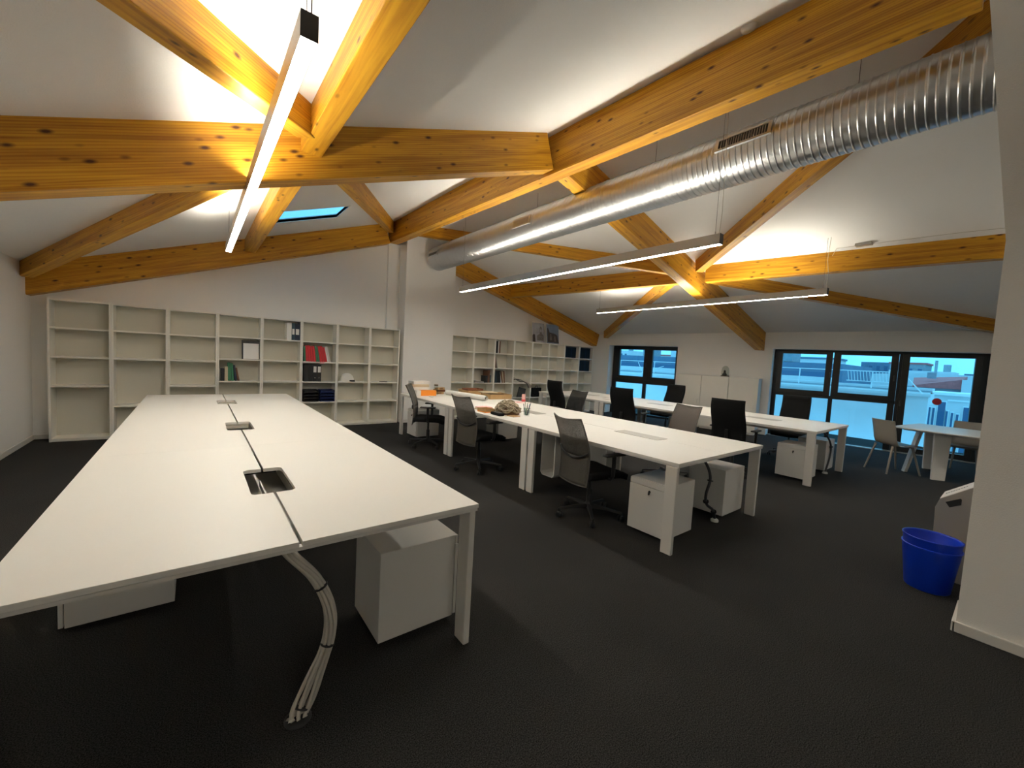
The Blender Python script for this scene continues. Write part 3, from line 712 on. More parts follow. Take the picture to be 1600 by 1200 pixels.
# things on the shelves -------------------------------------------------
def book(name, x, y, z, w_, d, h, m, label, cat, group=None, tilt=0, extra=None):
    o = thing(name, label, cat, (x, y, z), group=group); o.rotation_euler = (0, R(tilt), 0)
    MB().box(0, w_, 0, d, 0, h).build('cover' if name != 'lever_arch_binder' else 'body', m, o, bevel=.0015)
    if name != 'lever_arch_binder': MB().box(.002, w_-.002, .004, d+.003, .002, h-.003).build('pages', 'paper', o)
    if extra: extra(o)
    return o
def spine_label(w_, z0, z1, hole=True):
    def f(o):
        MB().box(w_*.15, w_*.85, -.0015, 0, z0, z1).build('spine_label', 'paper', o)
        if hole: MB().tube([(w_/2, -.002, .07), (w_/2, 0, .07)], .012, 14).build('finger_ring', 'chrome', o)
    return f
# bookcase 4: framed picture + books
t = thing('framed_picture', 'small framed picture, dark frame around a white sheet, standing on a shelf', 'picture', (.625, 8.14, 1.222)); t.rotation_euler = (R(-6), 0, 0)
MB().box(0, .255, 0, .015, 0, .32).build('picture_frame', 'black', t, bevel=.002); MB().box(.022, .245, -.003, 0, 0.004, .27).build('print', 'paper', t)
x = .345
for (w_, h, mm, lb, tl) in ((.045, .20, 'black', 'small black book at the left end of the short row of books', 0), (.04, .235, 'cream', 'cream spined book in the short row of books', 0),
                 (.042, .30, 'green', 'tall green book in the short row of books', 2), (.03, .29, 'green', 'second green book leaning in the short row', 4), (.028, .26, 'navy', 'navy book leaning in the short row of books', 6), (.025, .22, 'brown', 'brown book leaning at the right end of the short row', 10)):
    book('book', x, 8.13, .855, w_, .17, h, mm, lb, 'book', 'books on the fourth bookcase', -tl); x += w_+.006+h*math.sin(R(tl))*.25
# bookcase 5: binders in top bay
x = 1.285
for (w_, mm, lb) in ((.075, 'paper', 'white binder in the top bay beside dark binders'), (.05, 'teal', 'grey blue slim binder, right of the white binder'), (.075, 'navy', 'dark blue binder in the top bay, middle one'), (.03, 'teal', 'thin slate binder between two dark blue ones')):
    book('lever_arch_binder', x, 8.13, 1.592, w_, .22, .305, mm, lb, 'binder', 'binders in the top bay', 0, spine_label(w_, .10, .2, False) if mm != 'paper' else None); x += w_+.003
# bookcase 6
x = 1.575; pat = 'GRRRRGGRRRWW'
for k, ch in enumerate(pat):
    mm = {'G': 'green', 'R': 'red', 'W': 'paper'}[ch]; w_ = .026 if ch == 'G' else .037
    if ch == 'W': w_ = .025
    lean = 3 + 10*k/11
    nth = NTH[pat[:k].count(ch)]
    lb = {'G': '%s green file from the left in the row of red and green files', 'R': '%s red file from the left in the slanting row of files', 'W': '%s of two white files at the right end of the red files'}[ch] % nth
    book('file_folder', x, 8.135, 1.221, w_, .2, .275+.01*(k % 3), mm, lb, 'file', {'G': 'green files among the red ones', 'R': 'red files on the shelf', 'W': 'white files after the red ones'}[ch], -lean); x += w_+.006
tagb = thing('shelf_tag', 'small pink red tag stuck on the shelf edge under the red files', 'tag', (1.835, 8.088, 1.19)); MB().box(0, .07, 0, .012, 0, .035).build('tag_card', 'pink', tagb)
x = 1.575
for k in range(4):
    book('lever_arch_binder', x, 8.13, .853, .07, .24, .31, 'black', NTH[k] + ' black binder from the left below the red files' + (', with a white spine label' if k > 1 else ', without label'), 'binder', 'labelled black binders' if k > 1 else 'plain black binders', 0, spine_label(.07, .17, .28) if k > 1 else None); x += .074
def tray(x, y, z, m, label, group):
    t = thing('letter_tray', label % ['lowest', 'second from bottom', 'third from bottom', 'topmost'][k], 'tray', (x, y, z), group=group); b = MB().box(0, .25, 0, .22, 0, .006).box(0, .005, 0, .22, 0, .052).box(.245, .25, 0, .22, 0, .052).box(0, .25, .215, .22, 0, .052)
    b.build('tray_shell', m, t); MB().box(.012, .238, .01, .21, .008, .02).build('paper_stack', 'paper' if m == 'x' else m, t); return t
for k in range(4): tray(1.577, 8.115, .476+.056*k, 'black', 'black letter tray, %s in the stack left of the blue trays', 'black letter trays')
for k in range(4): tray(1.86, 8.115, .476+.056*k, 'bluet', 'navy blue letter tray, %s in the stack right of the black trays', 'blue letter trays')
# hard hat
t = thing('hard_hat', 'white hard hat resting on a bookcase shelf', 'helmet', (2.36, 8.24, .853)); prof = [(.135, .0), (.132, .03), (.125, .07), (.105, .115), (.07, .148), (.03, .162), (.002, .165)]
MB().lathe(prof, 28, cap=False, ry=.85).build('shell', 'mesh_hat', t); MB().lathe([(.128, .002), (.15, .0), (.155, .006), (.13, .014)], 28, cap=False, ry=.85).build('rim', 'mesh_hat', t)
MB().prism([(.10, -.07), (.15, -.06), (.185, 0), (.15, .06), (.10, .07)], 0.006, .014, 'z').build('visor', 'mesh_hat', t)
MB().box(.02, .12, -.125, -.10, .0, .035).build('inner_band', 'black', t, bevel=.004)
t = thing('pen', 'dark marker pen lying on a shelf edge beside the column', 'pen', (2.97, 8.13, .86)); MB().tube([(0, 0, 0), (.17, .02, 0)], .007, 10).build('barrel', 'black', t); MB().tube([(.17, .02, 0), (.2, .023, 0)], [.007, .003], 10).build('tip', 'ped', t)
t = thing('paper_scraps', 'few paper scraps beside the marker pen on the shelf', 'paper', (2.9, 8.14, .853)); MB().box(0, .1, 0, .12, 0, .004).build('sheet', 'paper', t); MB().box(.18, .3, .02, .12, 0, .003).build('sheet', 'paper', t)
# far bookcases
def fb(x, z, w_, h, m, lb, gp, tl=0, nm='file_folder', ct='file'): return book(nm, x, 8.13, z, w_, .22, h, m, lb, ct, gp, -tl)
x = 5.89
for w_, mm, lb in ((.03, 'black', 'thin black file standing in the top bay of the third far bookcase'), (.022, 'paper', 'thin white file between two dark ones, top bay'), (.03, 'brown', 'thin brown file right of the white one, top bay')):
    fb(x, 1.592, w_, .30, mm, lb, None); x += w_+.012
x = 5.84
for k, (w_, mm, lb) in enumerate(((.02, 'paper', 'pale file leaning in the second bay, leftmost'), (.018, 'brown', 'brown thin file leaning in the second bay'), (.02, 'alu', 'grey thin file leaning far right in the second bay'))):
    fb(x, 1.222, w_, .29, mm, lb, None, 5+4*k); x += .045
x = 5.84
for k, (w_, mm, tl) in enumerate(((.05, 'black', 2), (.03, 'teal', 6), (.06, 'black', 6), (.05, 'black', 4), (.022, 'paper', 12), (.03, 'brown', 10), (.025, 'cream', 8), (.03, 'brown', 6))):
    fb(x, .855, w_, .27+.01*(k % 4), mm, ['black album at the left end of the crowded row', 'grey blue book leaning second in the crowded row', 'thick black book leaning third in the crowded row', 'black book leaning in the middle of the crowded row', 'thin white book in the crowded row', 'brown book right of the thin white one, crowded row', 'cream book near the right end of the crowded row', 'brown book at the right end of the crowded row'][k], 'crowded books in the third bay', tl, 'book', 'book'); x += w_+.008
t = thing('magazine_pile', 'loose pile of dark magazines in the third bay', 'magazines', (5.28, 8.13, .853))
for k in range(5): MB().box(.01*k, .28-.02*k, .01*(k % 2), .2, .011*k, .011*k+.009, Matrix.Rotation(R(4*k-8), 4, 'Z')).build('magazine', ('black', 'paper', 'brown', 'black', 'paper')[k], t)
fb(5.60, .855, .05, .17, 'black', 'short black box file in the third bay', None, 0, 'lever_arch_binder', 'binder'); fb(5.655, .855, .06, .30, 'brown', 'brown picture book standing in the third bay', None, 0, 'book', 'book')
fb(5.72, .855, .03, .19, 'teal', 'short grey blue book at the right of the third bay', None, 0, 'book', 'book')
t = thing('tangled_cables', 'black and white cables spilling over a shelf edge in the third bay', 'cables', (6.50, 8.14, .853))
for k in range(5): MB().tube(smooth([(-.05+.02*k, .1, .02), (.05, .05+.02*k, .09+.01*k), (.2, .03, .08-.01*k), (.33, .0, .03), (.42+.02*k, -.05, -.04), (.44+.02*k, -.06, -.12)], 5), .014, 6).build('cable', 'black' if k % 2 == 0 else 'cable', t)
t = thing('monitor', 'black screen leaning inside the fourth far bookcase', 'screen', (6.63, 8.16, .478)); t.rotation_euler = (0, R(14), 0)
MB().box(0, .24, 0, .03, 0, .28).build('panel', 'black', t, bevel=.004); MB().box(.012, .228, -.002, 0, .012, .268).build('screen', 'dark', t)
t = thing('laptop_bag', 'black flat bag standing in the fifth far bookcase', 'bag', (7.14, 8.15, .478)); MB().box(0, .34, 0, .06, 0, .25).build('bag_body', 'fabric', t, bevel=.02, seg=3); MB().tube([(.12, .03, .25), (.13, .03, .29), (.21, .03, .29), (.22, .03, .25)], .006, 8).build('handle', 'fabric', t)
for bx, bz, gp, lb in ((8.265, 1.592, 'dark binders in the top bay beside the last bookcase', 'dark binder, %s from the left in the top bay of the second last bookcase'), (8.875, 1.592, 'dark binders in the top bay of the corner bookcase', 'dark binder, %s from the left in the top bay of the corner bookcase'), (8.875, 1.222, 'dark binders in the second bay of the corner bookcase', 'dark binder, %s from the left in the second bay of the corner bookcase')):
    for k in range(6):
        book('lever_arch_binder', bx+.078*k, 8.13, bz, .074, .22, .31, 'inkbk' if k % 3 else 'navybk', lb % NTH[k], 'binder', gp, 0)

# pictures on top of the far bookcases
def canvas(x, label, parts, w_, h, tilt=-7, m='photo1'):
    t = thing('picture_board', label, 'picture', (x, 8.155, 1.95)); t.rotation_euler = (R(tilt), 0, 0)
    MB().box(0, w_, 0, .018, 0, h).build('board', 'paper', t); MB().box(.006, w_-.006, -.002, 0, .006, h-.006).build('print', m, t)
    for pts, mm, dd_ in parts: MB().prism(pts, -.002-dd_, -.0018, 'y').build('print_shape', mm, t)
    return t
canvas(7.06, 'leaning picture board of a pale domed church above the bookcases', [
    ([(.16, .05), (.40, .05), (.40, .20), (.34, .24), (.34, .40), (.30, .44), (.26, .40), (.26, .24), (.16, .18)], 'photo2', .001), ([(.0, .006), (.10, .006), (.09, .20), (.05, .22), (.0, .18)], 'photo3', .001), ([(.27, .28), (.33, .28), (.33, .36), (.27, .36)], 'photo1', .0015)], .43, .53)
canvas(7.57, 'leaning picture board with a dark carved building, right of the church board', [
    ([(.04, .03), (.46, .03), (.40, .24), (.30, .28), (.12, .30), (.06, .42), (.03, .42)], 'photo3', .001), ([(.12, .08), (.20, .10), (.18, .26), (.13, .26)], 'photo2', .0015), ([(.28, .06), (.36, .06), (.33, .22), (.29, .22)], 'photo2', .0015)], .47, .53, -7, 'photo4')

# white cupboards under the window wall + glass dome
for k, (s0, s1) in enumerate(((2.78, 3.38), (3.383, 4.0), (4.003, 4.63))):
    t = thing('white_cupboard', ['white cupboard beside the small window, left of three', 'white cupboard carrying the glass dome, middle of three', 'white cupboard beside the big window, right of three'][k], 'cupboard', W(s0, 0, 0), group='white cupboards on the window wall')
    t.rotation_euler = (0, 0, math.atan2(WT.y, WT.x)); w_ = s1-s0-.003
    MB().box(0, w_, -.38, -.01, .03, 1.325).build('body', 'ped', t, bevel=.002); MB().box(.002, w_-.002, -.40, -.382, .05, 1.318).build('cupboard_door', 'shelf', t, bevel=.002)
    MB().box(.02, w_-.02, -.36, -.03, 0, .03).build('plinth', 'ped', t); MB().box(w_-.06, w_-.05, -.425, -.402, .6, .72).build('handle', 'ped', t, bevel=.002)
t = thing('glass_dome', 'glass dome over a dark figurine on the white cupboards', 'dome', W(3.86, -.2, 1.326))
MB().lathe([(.085, .02), (.085, .14), (.078, .19), (.055, .235), (.02, .258), (.001, .26)], 28, cap=False).build('dome_glass', 'clear', t)
MB().lathe([(.095, 0), (.095, .015), (.088, .02)], 28).build('dome_base', 'cardin', t)
MB().lathe([(.05, .02), (.055, .05), (.03, .08), (.022, .11), (.028, .13), (.012, .15)], 14, (-.01, .01, 0)).build('figurine', 'dark', t)

# ------------------------------------------------------------------ things on the middle desk
ZD = .7405
t = thing('orange_box', 'bright orange box with a white end on the far left of the middle desk', 'box', (3.10, 6.50, ZD)); t.rotation_euler = (0, 0, R(-6))
MB().box(.02, .30, 0, .14, 0, .095).build('carton', 'orange', t, bevel=.002); MB().box(-.06, .019, 0, .14, 0, .095).build('white_end', 'paper', t, bevel=.002)
for k, (x, y, z, w_, d, h, m_, lb) in enumerate(((3.06, 6.72, 0, .34, .22, .07, 'paper', 'white box at the bottom of the pile behind the orange box'), (3.07, 6.72, .071, .33, .22, .06, 'paper', 'white box second in the pile behind the orange box'), (3.06, 6.73, .132, .32, .2, .05, 'cream', 'cream box third in the pile behind the orange box'), (3.08, 6.73, .183, .33, .2, .055, 'paper', 'white box on top of the pile behind the orange box'))):
    t = thing('flat_box', lb, 'box', (x, y, ZD+z), group='pile of flat boxes'); t.rotation_euler = (0, 0, R((-5, 3, -2, 4)[k])); MB().box(0, w_, 0, d, 0, h-.012).build('base', m_, t, bevel=.002); MB().box(-.003, w_+.003, -.003, d+.003, h-.011, h).build('lid', m_, t, bevel=.002)
t = thing('glass_jar', 'clear glass jar right of the orange box', 'jar', (3.47, 6.62, ZD)); MB().lathe([(.04, .001), (.045, .01), (.045, .12), (.035, .15), (.035, .17)], 20, cap=False).build('jar_glass', 'clear', t); MB().lathe([(.037, .17), (.037, .19)], 20).build('lid', 'cardin', t)
for k, (x, y, z, a, lb) in enumerate(((3.60, 6.78, 0, 10, 'brown wooden block lying behind the glass jar, lowest'), (3.64, 6.82, .041, -20, 'brown wooden block laid across the lowest block'), (3.62, 6.76, .082, 25, 'brown wooden block crossing on top of the pile'))):
    t = thing('wooden_block', lb, 'block', (x, y, ZD+z), R(a), 'wooden blocks'); MB().box(-.11, .11, -.035, .035, 0, .04).build('block_body', 'redwood' if k % 2 else 'card', t, bevel=.003); MB().box(-.05, .05, -.036, -.035, .012, .028).build('groove', 'cardin', t)
t = thing('small_dish', 'small white dish in front of the orange box', 'dish', (3.22, 6.30, ZD)); MB().lathe([(.03, 0), (.055, .012), (.06, .016), (.05, .014), (.02, .006)], 24).build('dish_body', 'paper', t)
t = thing('paper_roll', 'long white roll of paper lying across the middle desk', 'paper roll')
A, B = Vector((3.70, 6.62, ZD+.046)), Vector((3.86, 5.58, ZD+.046)); b = MB(); ax = (B-A).normalized()
MB().tube([A, B], .045, 24, caps=False).build('outer_sheet', 'paper', t); MB().tube([A+ax*.002, B+ax*.02], .036, 20, caps=False).build('inner_sheet', 'paper', t); MB().tube([A-ax*.001, B-ax*.02], .02, 16).build('core', 'cardin', t)
def carton(x, y, w_, d, h, rz, label, mm='card', inner='cardin'):
    t = thing('cardboard_box', label, 'box', (x, y, ZD), R(rz)); b = MB().box(0, w_, 0, d, 0, .004).box(0, w_, 0, .005, 0, h).box(0, w_, d-.005, d, 0, h).box(0, .005, 0, d, 0, h).box(w_-.005, w_, 0, d, 0, h)
    b.build('carton', mm, t); MB().box(.006, w_-.006, .006, d-.006, .004, h-.022).build('contents', inner, t)
    MB().box(0, w_, d, d+.10, h-.004, h).build('flap', mm, t); return t
carton(4.10, 5.78, .44, .36, .085, -6, 'open shallow cardboard box on the middle desk, nearest of two')
carton(4.02, 6.40, .46, .40, .085, -4, 'cardboard box on the middle desk behind the nearer open one', 'card', 'card')
t = thing('folder', 'cream folder lying on the nearer open cardboard box', 'folder', (4.10, 6.02, ZD+.087), R(-8)); MB().box(0, .30, 0, .22, 0, .006).build('cover', 'cream', t); MB().box(.004, .296, .004, .216, .007, .016).build('sheets', 'cream', t)
t = thing('wooden_tray', 'dark red brown wooden tray on the farther cardboard box', 'tray', (4.06, 6.48, ZD+.087), R(-4)); MB().box(0, .34, 0, .24, 0, .01).build('tray_base', 'redwood', t); MB().box(0, .34, 0, .012, .01, .035).box(0, .34, .228, .24, .01, .035).box(0, .012, .012, .228, .01, .035).box(.328, .34, .012, .228, .01, .035).build('tray_rim', 'redwood', t)
t = thing('drink_can', 'pale pink and red can standing past the cardboard boxes', 'can', (4.475, 5.32, ZD)); MB().lathe([(.028, 0), (.033, .006), (.033, .125), (.027, .135)], 24).build('can_body', 'pink', t); MB().lathe([(.0335, .02), (.0335, .045)], 24, cap=False).build('red_band', 'red', t); MB().lathe([(.027, .135), (.025, .131), (.002, .131)], 20, cap=False).build('can_top', 'chrome', t)
t = thing('pink_sheet', 'pink printed sheet lying under the drink can', 'paper', (4.30, 5.10, ZD), R(12)); MB().box(0, .21, 0, .28, 0, .0008).build('sheet', 'pink', t); MB().box(.02, .19, .02, .12, .0009, .0014).build('printed_area', 'paper', t)
t = thing('white_sheets', 'thin white sheets spread on the middle desk beside the rope', 'paper', (3.30, 4.55, ZD), R(8)); MB().box(0, .30, 0, .42, 0, .001).build('sheet', 'paper', t); MB().box(.06, .36, .3, .7, .0012, .002).build('sheet', 'paper', t)
t = thing('orange_tray', 'orange cardboard tray left of the rope pile', 'tray', (3.04, 4.38, ZD), R(0)); MB().box(0, .15, 0, .20, 0, .012).build('tray_base', 'orange', t); MB().box(0, .15, 0, .01, .012, .05).box(0, .01, .01, .2, .012, .05).box(.14, .15, .01, .2, .012, .05).box(.01, .14, .19, .2, .012, .05).build('tray_rim', 'card', t)
t = thing('envelope_stack', 'pinkish envelopes stacked behind the orange tray', 'envelopes', (3.12, 4.60, ZD), R(6)); 
for k in range(3): MB().box(.01*k, .22, .01*k, .16, .012*k, .012*k+.011).build('envelope', 'pink' if k == 2 else 'cream', t)
# tangled strap pile
t = thing('rope_pile', 'tangled pile of beige rope on the edge of the middle desk', 'rope', (3.27, 4.20, ZD))
rnd = random.Random(3)
def hull(a, u): return Vector((.175*math.cos(a)*math.cos(u), .20*math.sin(a)*math.cos(u), .035+.155*max(0, math.sin(u))))
for k in range(9):
    pts = []; a0 = rnd.uniform(0, 6.28); 
    for i in range(26):
        a = a0+i*.62+rnd.uniform(-.25, .25); u = abs(math.sin(i*.37+k*.8+rnd.uniform(-.2, .2)))*1.35; s = rnd.uniform(.78, 1.0); h_ = hull(a, u); pts.append(Vector((h_.x*s, h_.y*s, max(.014, h_.z*s))))
    MB().tube(smooth(pts, 4), .0085, 6).build('rope_strand', 'rope', t)
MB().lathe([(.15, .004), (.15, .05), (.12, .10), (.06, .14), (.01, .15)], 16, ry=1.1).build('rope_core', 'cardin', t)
t = thing('black_pouch', 'black pouch tucked under the front of the rope pile', 'pouch', (3.03, 4.16, ZD), R(-5)); MB().box(0, .09, -.10, .12, 0, .035).build('pouch_body', 'fabric', t, bevel=.014, seg=3); MB().box(.01, .08, -.08, .09, .0355, .039).build('pouch_flap', 'dark', t, bevel=.001)
t = thing('pen_cup', 'glass cup full of pens on the middle desk, right of the rope', 'pen cup', (3.42, 3.99, ZD)); MB().lathe([(.035, .001), (.037, .008), (.046, .105), (.044, .105), (.034, .012)], 20, cap=False).build('cup_glass', 'clear', t)
for k in range(9):
    a = k*.7; MB().tube([(.012*math.cos(a), .012*math.sin(a), .008), (.048*math.cos(a), .048*math.sin(a), .15+.012*(k % 3))], .0042, 7).build('pen', ('teal', 'green', 'dark', 'teal')[k % 4], t)
t = thing('notepad', 'brown edged notepad and sheets below the rope and the pen cup', 'notepad', (3.14, 3.92, ZD), R(10)); MB().box(0, .30, -.02, .14, 0, .003).build('sheet', 'paper', t); MB().box(.02, .14, 0, .12, .0035, .012).build('pad', 'card', t)
# papers on the right desk
for x, y, a, mm, lb in ((6.66, 5.20, 14, 'paper', 'open magazine on the far part of the right desk'), (6.95, 5.55, -10, 'paper', 'white plan sheet farthest along the right desk'), (6.62, 4.75, 30, 'card', 'orange brown leaflet on the right desk')):
    t = thing('loose_sheet', lb, 'paper', (x, y, ZD), R(a)); MB().box(0, .21, 0, .29, 0, .002).build('sheet', 'paper', t); MB().box(.03, .18, .04, .2, .0022, .003).build('printed_area', 'alu' if mm == 'paper' else 'card', t)

# ------------------------------------------------------------------ meeting table and plastic chairs
t = thing('meeting_table', 'white square meeting table by the right window, partly behind the partition', 'table', (9.22, .55, 0), R(-8))
MB().box(-.66, .62, -.80, .62, .725, .742).build('table_top', 'desk', t, bevel=.003)
MB().box(-.55, .55, -.6, .5, .70, .724).build('under_frame', 'dleg', t)
def plate(x, y, dx, dy, w_, th, a): 
    T = Matrix.Rotation(R(a), 4, 'Z'); o_ = T @ Vector((1, 0, 0)); p_ = T @ Vector((0, 1, 0)); vs = []
    for (cx, cy, z, q) in ((x, y, 0, 1), (x+dx, y+dy, .70, 1.25)):
        for sx, sy in ((-1, -1), (1, -1), (1, 1), (-1, 1)): vs.append(Vector((cx, cy, z))+o_*sx*w_/2*q+p_*sy*th/2)
    return MB().add(vs, [(0, 3, 2, 1), (4, 5, 6, 7), (0, 1, 5, 4), (1, 2, 6, 5), (2, 3, 7, 6), (3, 0, 4, 7)])
plate(-.42, .09, 0, 0, .16, .035, -50).build('leg', 'dleg', t, bevel=.003); plate(.50, .42, -.02, 0, .15, .035, -50).build('leg', 'dleg', t, bevel=.003)
plate(-.22, .52, .14, -.10, .09, .04, 40).build('leg', 'dleg', t, bevel=.003); plate(.26, -.20, -.20, -.06, .10, .04, 40).build('leg', 'dleg', t, bevel=.003)
def shell_chair(label):
    t = thing('plastic_chair', label, 'chair'); g = []
    prof = [(.24, .44), (.20, .455), (.10, .45), (-.02, .44), (-.12, .44), (-.175, .47), (-.20, .53), (-.215, .62), (-.235, .72), (-.26, .82), (-.265, .835)]
    for i, (x, z) in enumerate(prof):
        row = []; w_ = .215 if i < 5 else .205+.0*(i-5)
        for j in range(9):
            v = j/4-1; c = .02*v*v if i < 5 else 0; b_ = .035*v*v if i >= 5 else 0
            row.append(Vector((x+b_, w_*v, z+c*.6)))
        g.append(row)
    MB().sheet(g, .008).build('seat_shell', 'greyp', t)
    for sx, sy in ((1, 1), (1, -1), (-1, 1), (-1, -1)):
        MB().tube([(sx*.15-.02, sy*.15, .435), (sx*.24-(.03 if sx < 0 else 0), sy*.205, .004)], [.017, .012], 8).build('leg', 'greyp', t)
    MB().tube([(.13, -.15, .425), (.13, .15, .425)], .01, 8).build('under_bar', 'greyp', t)
    return t
s0 = shell_chair('beige plastic chair at the left corner of the meeting table'); s0.location = (8.80, 1.20, 0); s0.rotation_euler = (0, 0, R(-40)); s0['group'] = 'plastic chairs at the meeting table'
dup(s0, (9.98, .52, 0), R(172), 'beige plastic chair behind the meeting table at the window side')

# white slotted box and the two blue bins
t = thing('recycling_box', 'white paper recycling box with a black hand slot behind the partition edge', 'recycling box')
MB().prism([(-.16, 0), (.33, 0), (.345, .53), (.325, .60), (.16, .735), (.02, .78), (-.16, .79)], 4.43, 4.74, 'x').build('box_body', mat('box_grey', (.30, .28, .26, 1), .6), t, bevel=.003)
T = Matrix.Identity(4)
b = MB(); e = .004
pts = [(.325, .60), (.16, .735), (.02, .78), (-.16, .79)]
for (y0, z0), (y1, z1) in zip(pts[:-1], pts[1:]):
    b.add([(4.432, y0, z0+e), (4.432, y1, z1+e), (4.738, y1, z1+e), (4.738, y0, z0+e), (4.432, y0, z0), (4.432, y1, z1), (4.738, y1, z1), (4.738, y0, z0)], [(0, 1, 2, 3), (4, 7, 6, 5), (0, 4, 5, 1), (3, 2, 6, 7), (0, 3, 7, 4), (1, 5, 6, 2)])
b.build('top_label', 'paper', t)
lb = MB()
for k in range(9):   # small dark print strip on the white label
    u0, u1 = .06+.045*k, .06+.045*k+.03; p = lambda u: (4.60, .325+(.16-.325)*u/.6, .60+(.735-.60)*u/.6+.0055)
    a_, c_ = p(u0), p(u1); lb.add([(4.56, a_[1], a_[2]), (4.60, a_[1], a_[2]), (4.60, c_[1], c_[2]), (4.56, c_[1], c_[2])], [(0, 1, 2, 3)])
lb.build('print_strip', 'black', t)
MB().prism([(.295, .585), (.272, .55), (.215, .585), (.215, .625), (.222, .632)], 4.4275, 4.4305, 'x').build('hand_slot', 'black', t)
def bin_(z0, label):
    t = thing('waste_bin', label, 'waste bin', (4.155, .318, z0), R(-30), 'stacked blue waste bins')
    MB().lathe([(.001, .003), (.112, .003), (.115, .0), (.12, .006), (.152, .30), (.156, .305), (.156, .311), (.149, .311), (.146, .30), (.115, .012), (.001, .012)], 40, cap=False).build('bin_shell', 'blue', t)
    MB().lathe([(.151, .302), (.157, .304), (.157, .312), (.150, .312)], 40, cap=False).build('rim', 'blue', t); return t
bin_(0, 'blue plastic waste bin standing on the carpet, lower of the stacked pair'); bin_(.062, 'blue plastic waste bin nested in the lower one, upper of the pair')

# ------------------------------------------------------------------ outside
def xb(name, label, cat, boxes, group=None):
    t = thing(name, label, cat, group=group)
    for (pn, mm, x0, x1, y0, y1, z0, z1) in boxes: MB().box(x0, x1, y0, y1, z0, z1).build(pn, mm, t)
    return t
o = MB().box(13, 140, -90, 90, -9.2, -9).build('ground', 'xground'); o['kind'] = 'structure'
# balcony parapet of the neighbouring roof
xb('parapet_wall', 'pale parapet wall close outside the windows, filling their lower panes', 'wall', [
    ('wall', 'xwall', 14.0, 14.25, 1.42, 14, -9, 1.10), ('coping', 'xwall', 13.93, 14.32, 1.38, 14, 1.10, 1.17), ('ledge', 'xgrey', 14.3, 14.6, 1.42, 14, 1.17, 1.24), ('coping', 'xwall', 14.55, 15.0, 1.42, 14, 1.24, 1.30), ('wall', 'xwall', 14.25, 15.0, 1.42, 14, .9, 1.2)])
t = thing('railing', 'thin white railing standing on the parapet outside', 'railing')
MB().tube([(14.15, 14, 1.66), (14.15, 1.95, 1.66)], .012, 6).build('handrail', 'xrail', t); MB().tube([(14.15, 3.05, 1.39), (14.15, 1.95, 1.39)], .01, 6).build('lower_rail', 'xrail', t)
for y in (2.52, 4.16, 5.8, 7.4, 9.0, 10.6): MB().tube([(14.15, y, 1.22), (14.15, y+.0, 1.67)], .014, 6).build('post', 'xrail', t)
for k in range(16): MB().tube([(14.15, 3.0-.065*k, 1.39), (14.15, 3.04-.065*k, 1.66)], .007, 5).build('baluster', 'xrail', t)
MB().tube([(14.15, 1.95, 1.66), (14.15, 1.55, 1.17)], .014, 6).build('brace', 'xrail', t); MB().tube([(14.15, 9.75, 1.62), (14.15, 9.5, 1.2)], .01, 6).build('brace', 'xrail', t); MB().tube([(14.15, 9.6, 1.18), (14.15, 8.6, 1.5)], .01, 6).build('brace', 'xrail', t)
t = thing('slate_roof_house', 'grey blue roofed house behind the railing, left part of the view', 'house')
MB().prism([(3.9, -9), (18, -9), (18, 2.05), (4.3, 1.95)], 19.2, 24, 'x').build('roof', 'xslate', t); MB().box(18.0, 19.2, 4.4, 18, -9, 1.42).build('wall', 'xwall', t); MB().box(18.6, 18.8, 4.7, 16, 1.42, 1.60).build('window_band', 'xwin', t)
for k in range(5): MB().box(20, 21, 6.2+1.7*k, 6.7+1.7*k, 2.0, 2.5+.1*(k % 2)).build('chimney', 'xwall' if k % 2 else 'xgrey', t)
t = thing('red_roof_house', 'low house with a red roof seen through the tall right pane', 'house')
MB().add([(22, 2.70, 1.30), (22, 1.42, 1.60), (27, 1.6, 1.78), (27, 3.3, 1.62), (22, 2.70, 1.24), (22, 1.42, 1.24), (27, 1.6, 1.24), (27, 3.3, 1.24)], [(0, 1, 2, 3), (4, 7, 6, 5), (0, 4, 5, 1), (1, 5, 6, 2), (2, 6, 7, 3), (3, 7, 4, 0)]).build('roof', 'xred', t)
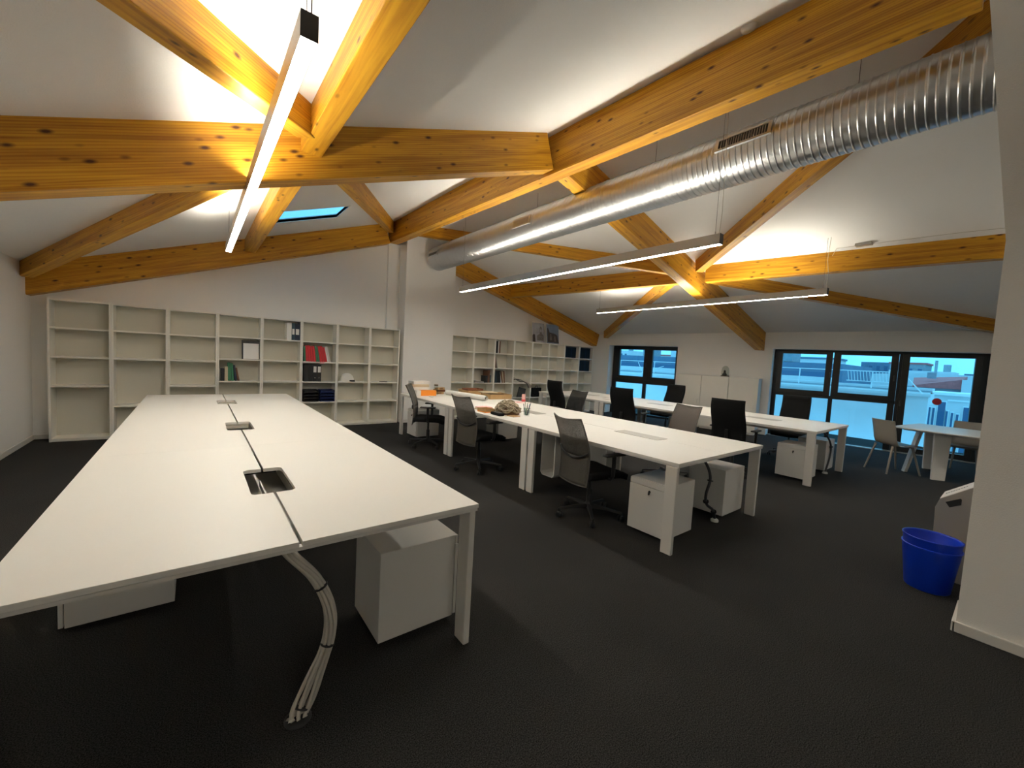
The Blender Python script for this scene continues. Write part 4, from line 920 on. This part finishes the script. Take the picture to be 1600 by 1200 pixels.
MB().box(22.1, 26.9, 1.44, 3.0, -9, 1.25).build('wall', 'xgrey', t); MB().box(21.9, 27, -1.5, 1.42, -9, 1.60).build('wall', 'xwall', t); MB().box(24, 24.3, 2.3, 2.55, 1.6, 1.85).build('chimney', 'xgrey', t)
t = thing('gable_house', 'pale long gabled house behind the red roof', 'house')
MB().prism([(-6, -9), (6.2, -9), (6.2, 1.68), (3.0, 1.92), (-6, 1.55)], 30, 36, 'x').build('wall', 'xwall', t); MB().box(31, 31.2, 2.95, 3.05, 1.9, 2.6).build('antenna', 'xgrey', t)
t = thing('facade_house', 'white facade with tall dark shutters below the red sticker', 'house')
MB().box(16.0, 18, -4, 1.62, -9, 1.13).build('wall', 'xwall', t); MB().box(15.9, 18.1, -4, 1.64, 1.13, 1.20).build('cornice', 'xrail', t); MB().box(15.95, 16.0, -4, 1.25, .98, 1.02).build('moulding', 'xrail', t)
for (y0, y1, zt) in ((1.585, 1.55, .77), (1.515, 1.472, .76), (1.416, 1.277, .94), (1.256, 1.222, .70), (1.161, 1.121, .67), (1.067, 1.021, .64), (.948, .85, .84), (.80, .76, .6), (.70, .65, .6), (.58, .53, .6), (.4, .3, .8)):
    f_ = MB().box(15.965, 16.0, y1-.015, y0+.015, -1.6, zt+.03).build('window_frame', 'xrail', t); MB().box(15.955, 15.965, y1, y0, -1.6, zt).build('pane', 'xwin', f_)
rb = random.Random(11)
for k in range(22):
    x = 48+(k % 3)*9; z = 2.2+rb.uniform(0, 1.3); w_ = rb.uniform(2.6, 4.2); y = -12+k*2.6
    t = thing('distant_building', 'distant pale blue building on the skyline outside', 'building', group='distant buildings on the skyline')
    MB().box(x, x+4, y, y+w_, -9, z).build('wall', ('xwall', 'xgrey', 'xslate')[k % 3], t)
    if k % 2: MB().box(x-.05, x+4.05, y-.1, y+w_+.1, z, z+.18).build('roof', 'xslate' if k % 4 == 1 else 'xred', t)
    else: MB().box(x+1, x+1.6, y+.3, y+.7, z, z+.6).build('chimney', 'xgrey', t)
    for q in range(int(w_/.7)): MB().box(x-.03, x, y+.25+.7*q, y+.55+.7*q, z-1.0, z-.45).build('window', 'xwin', t)
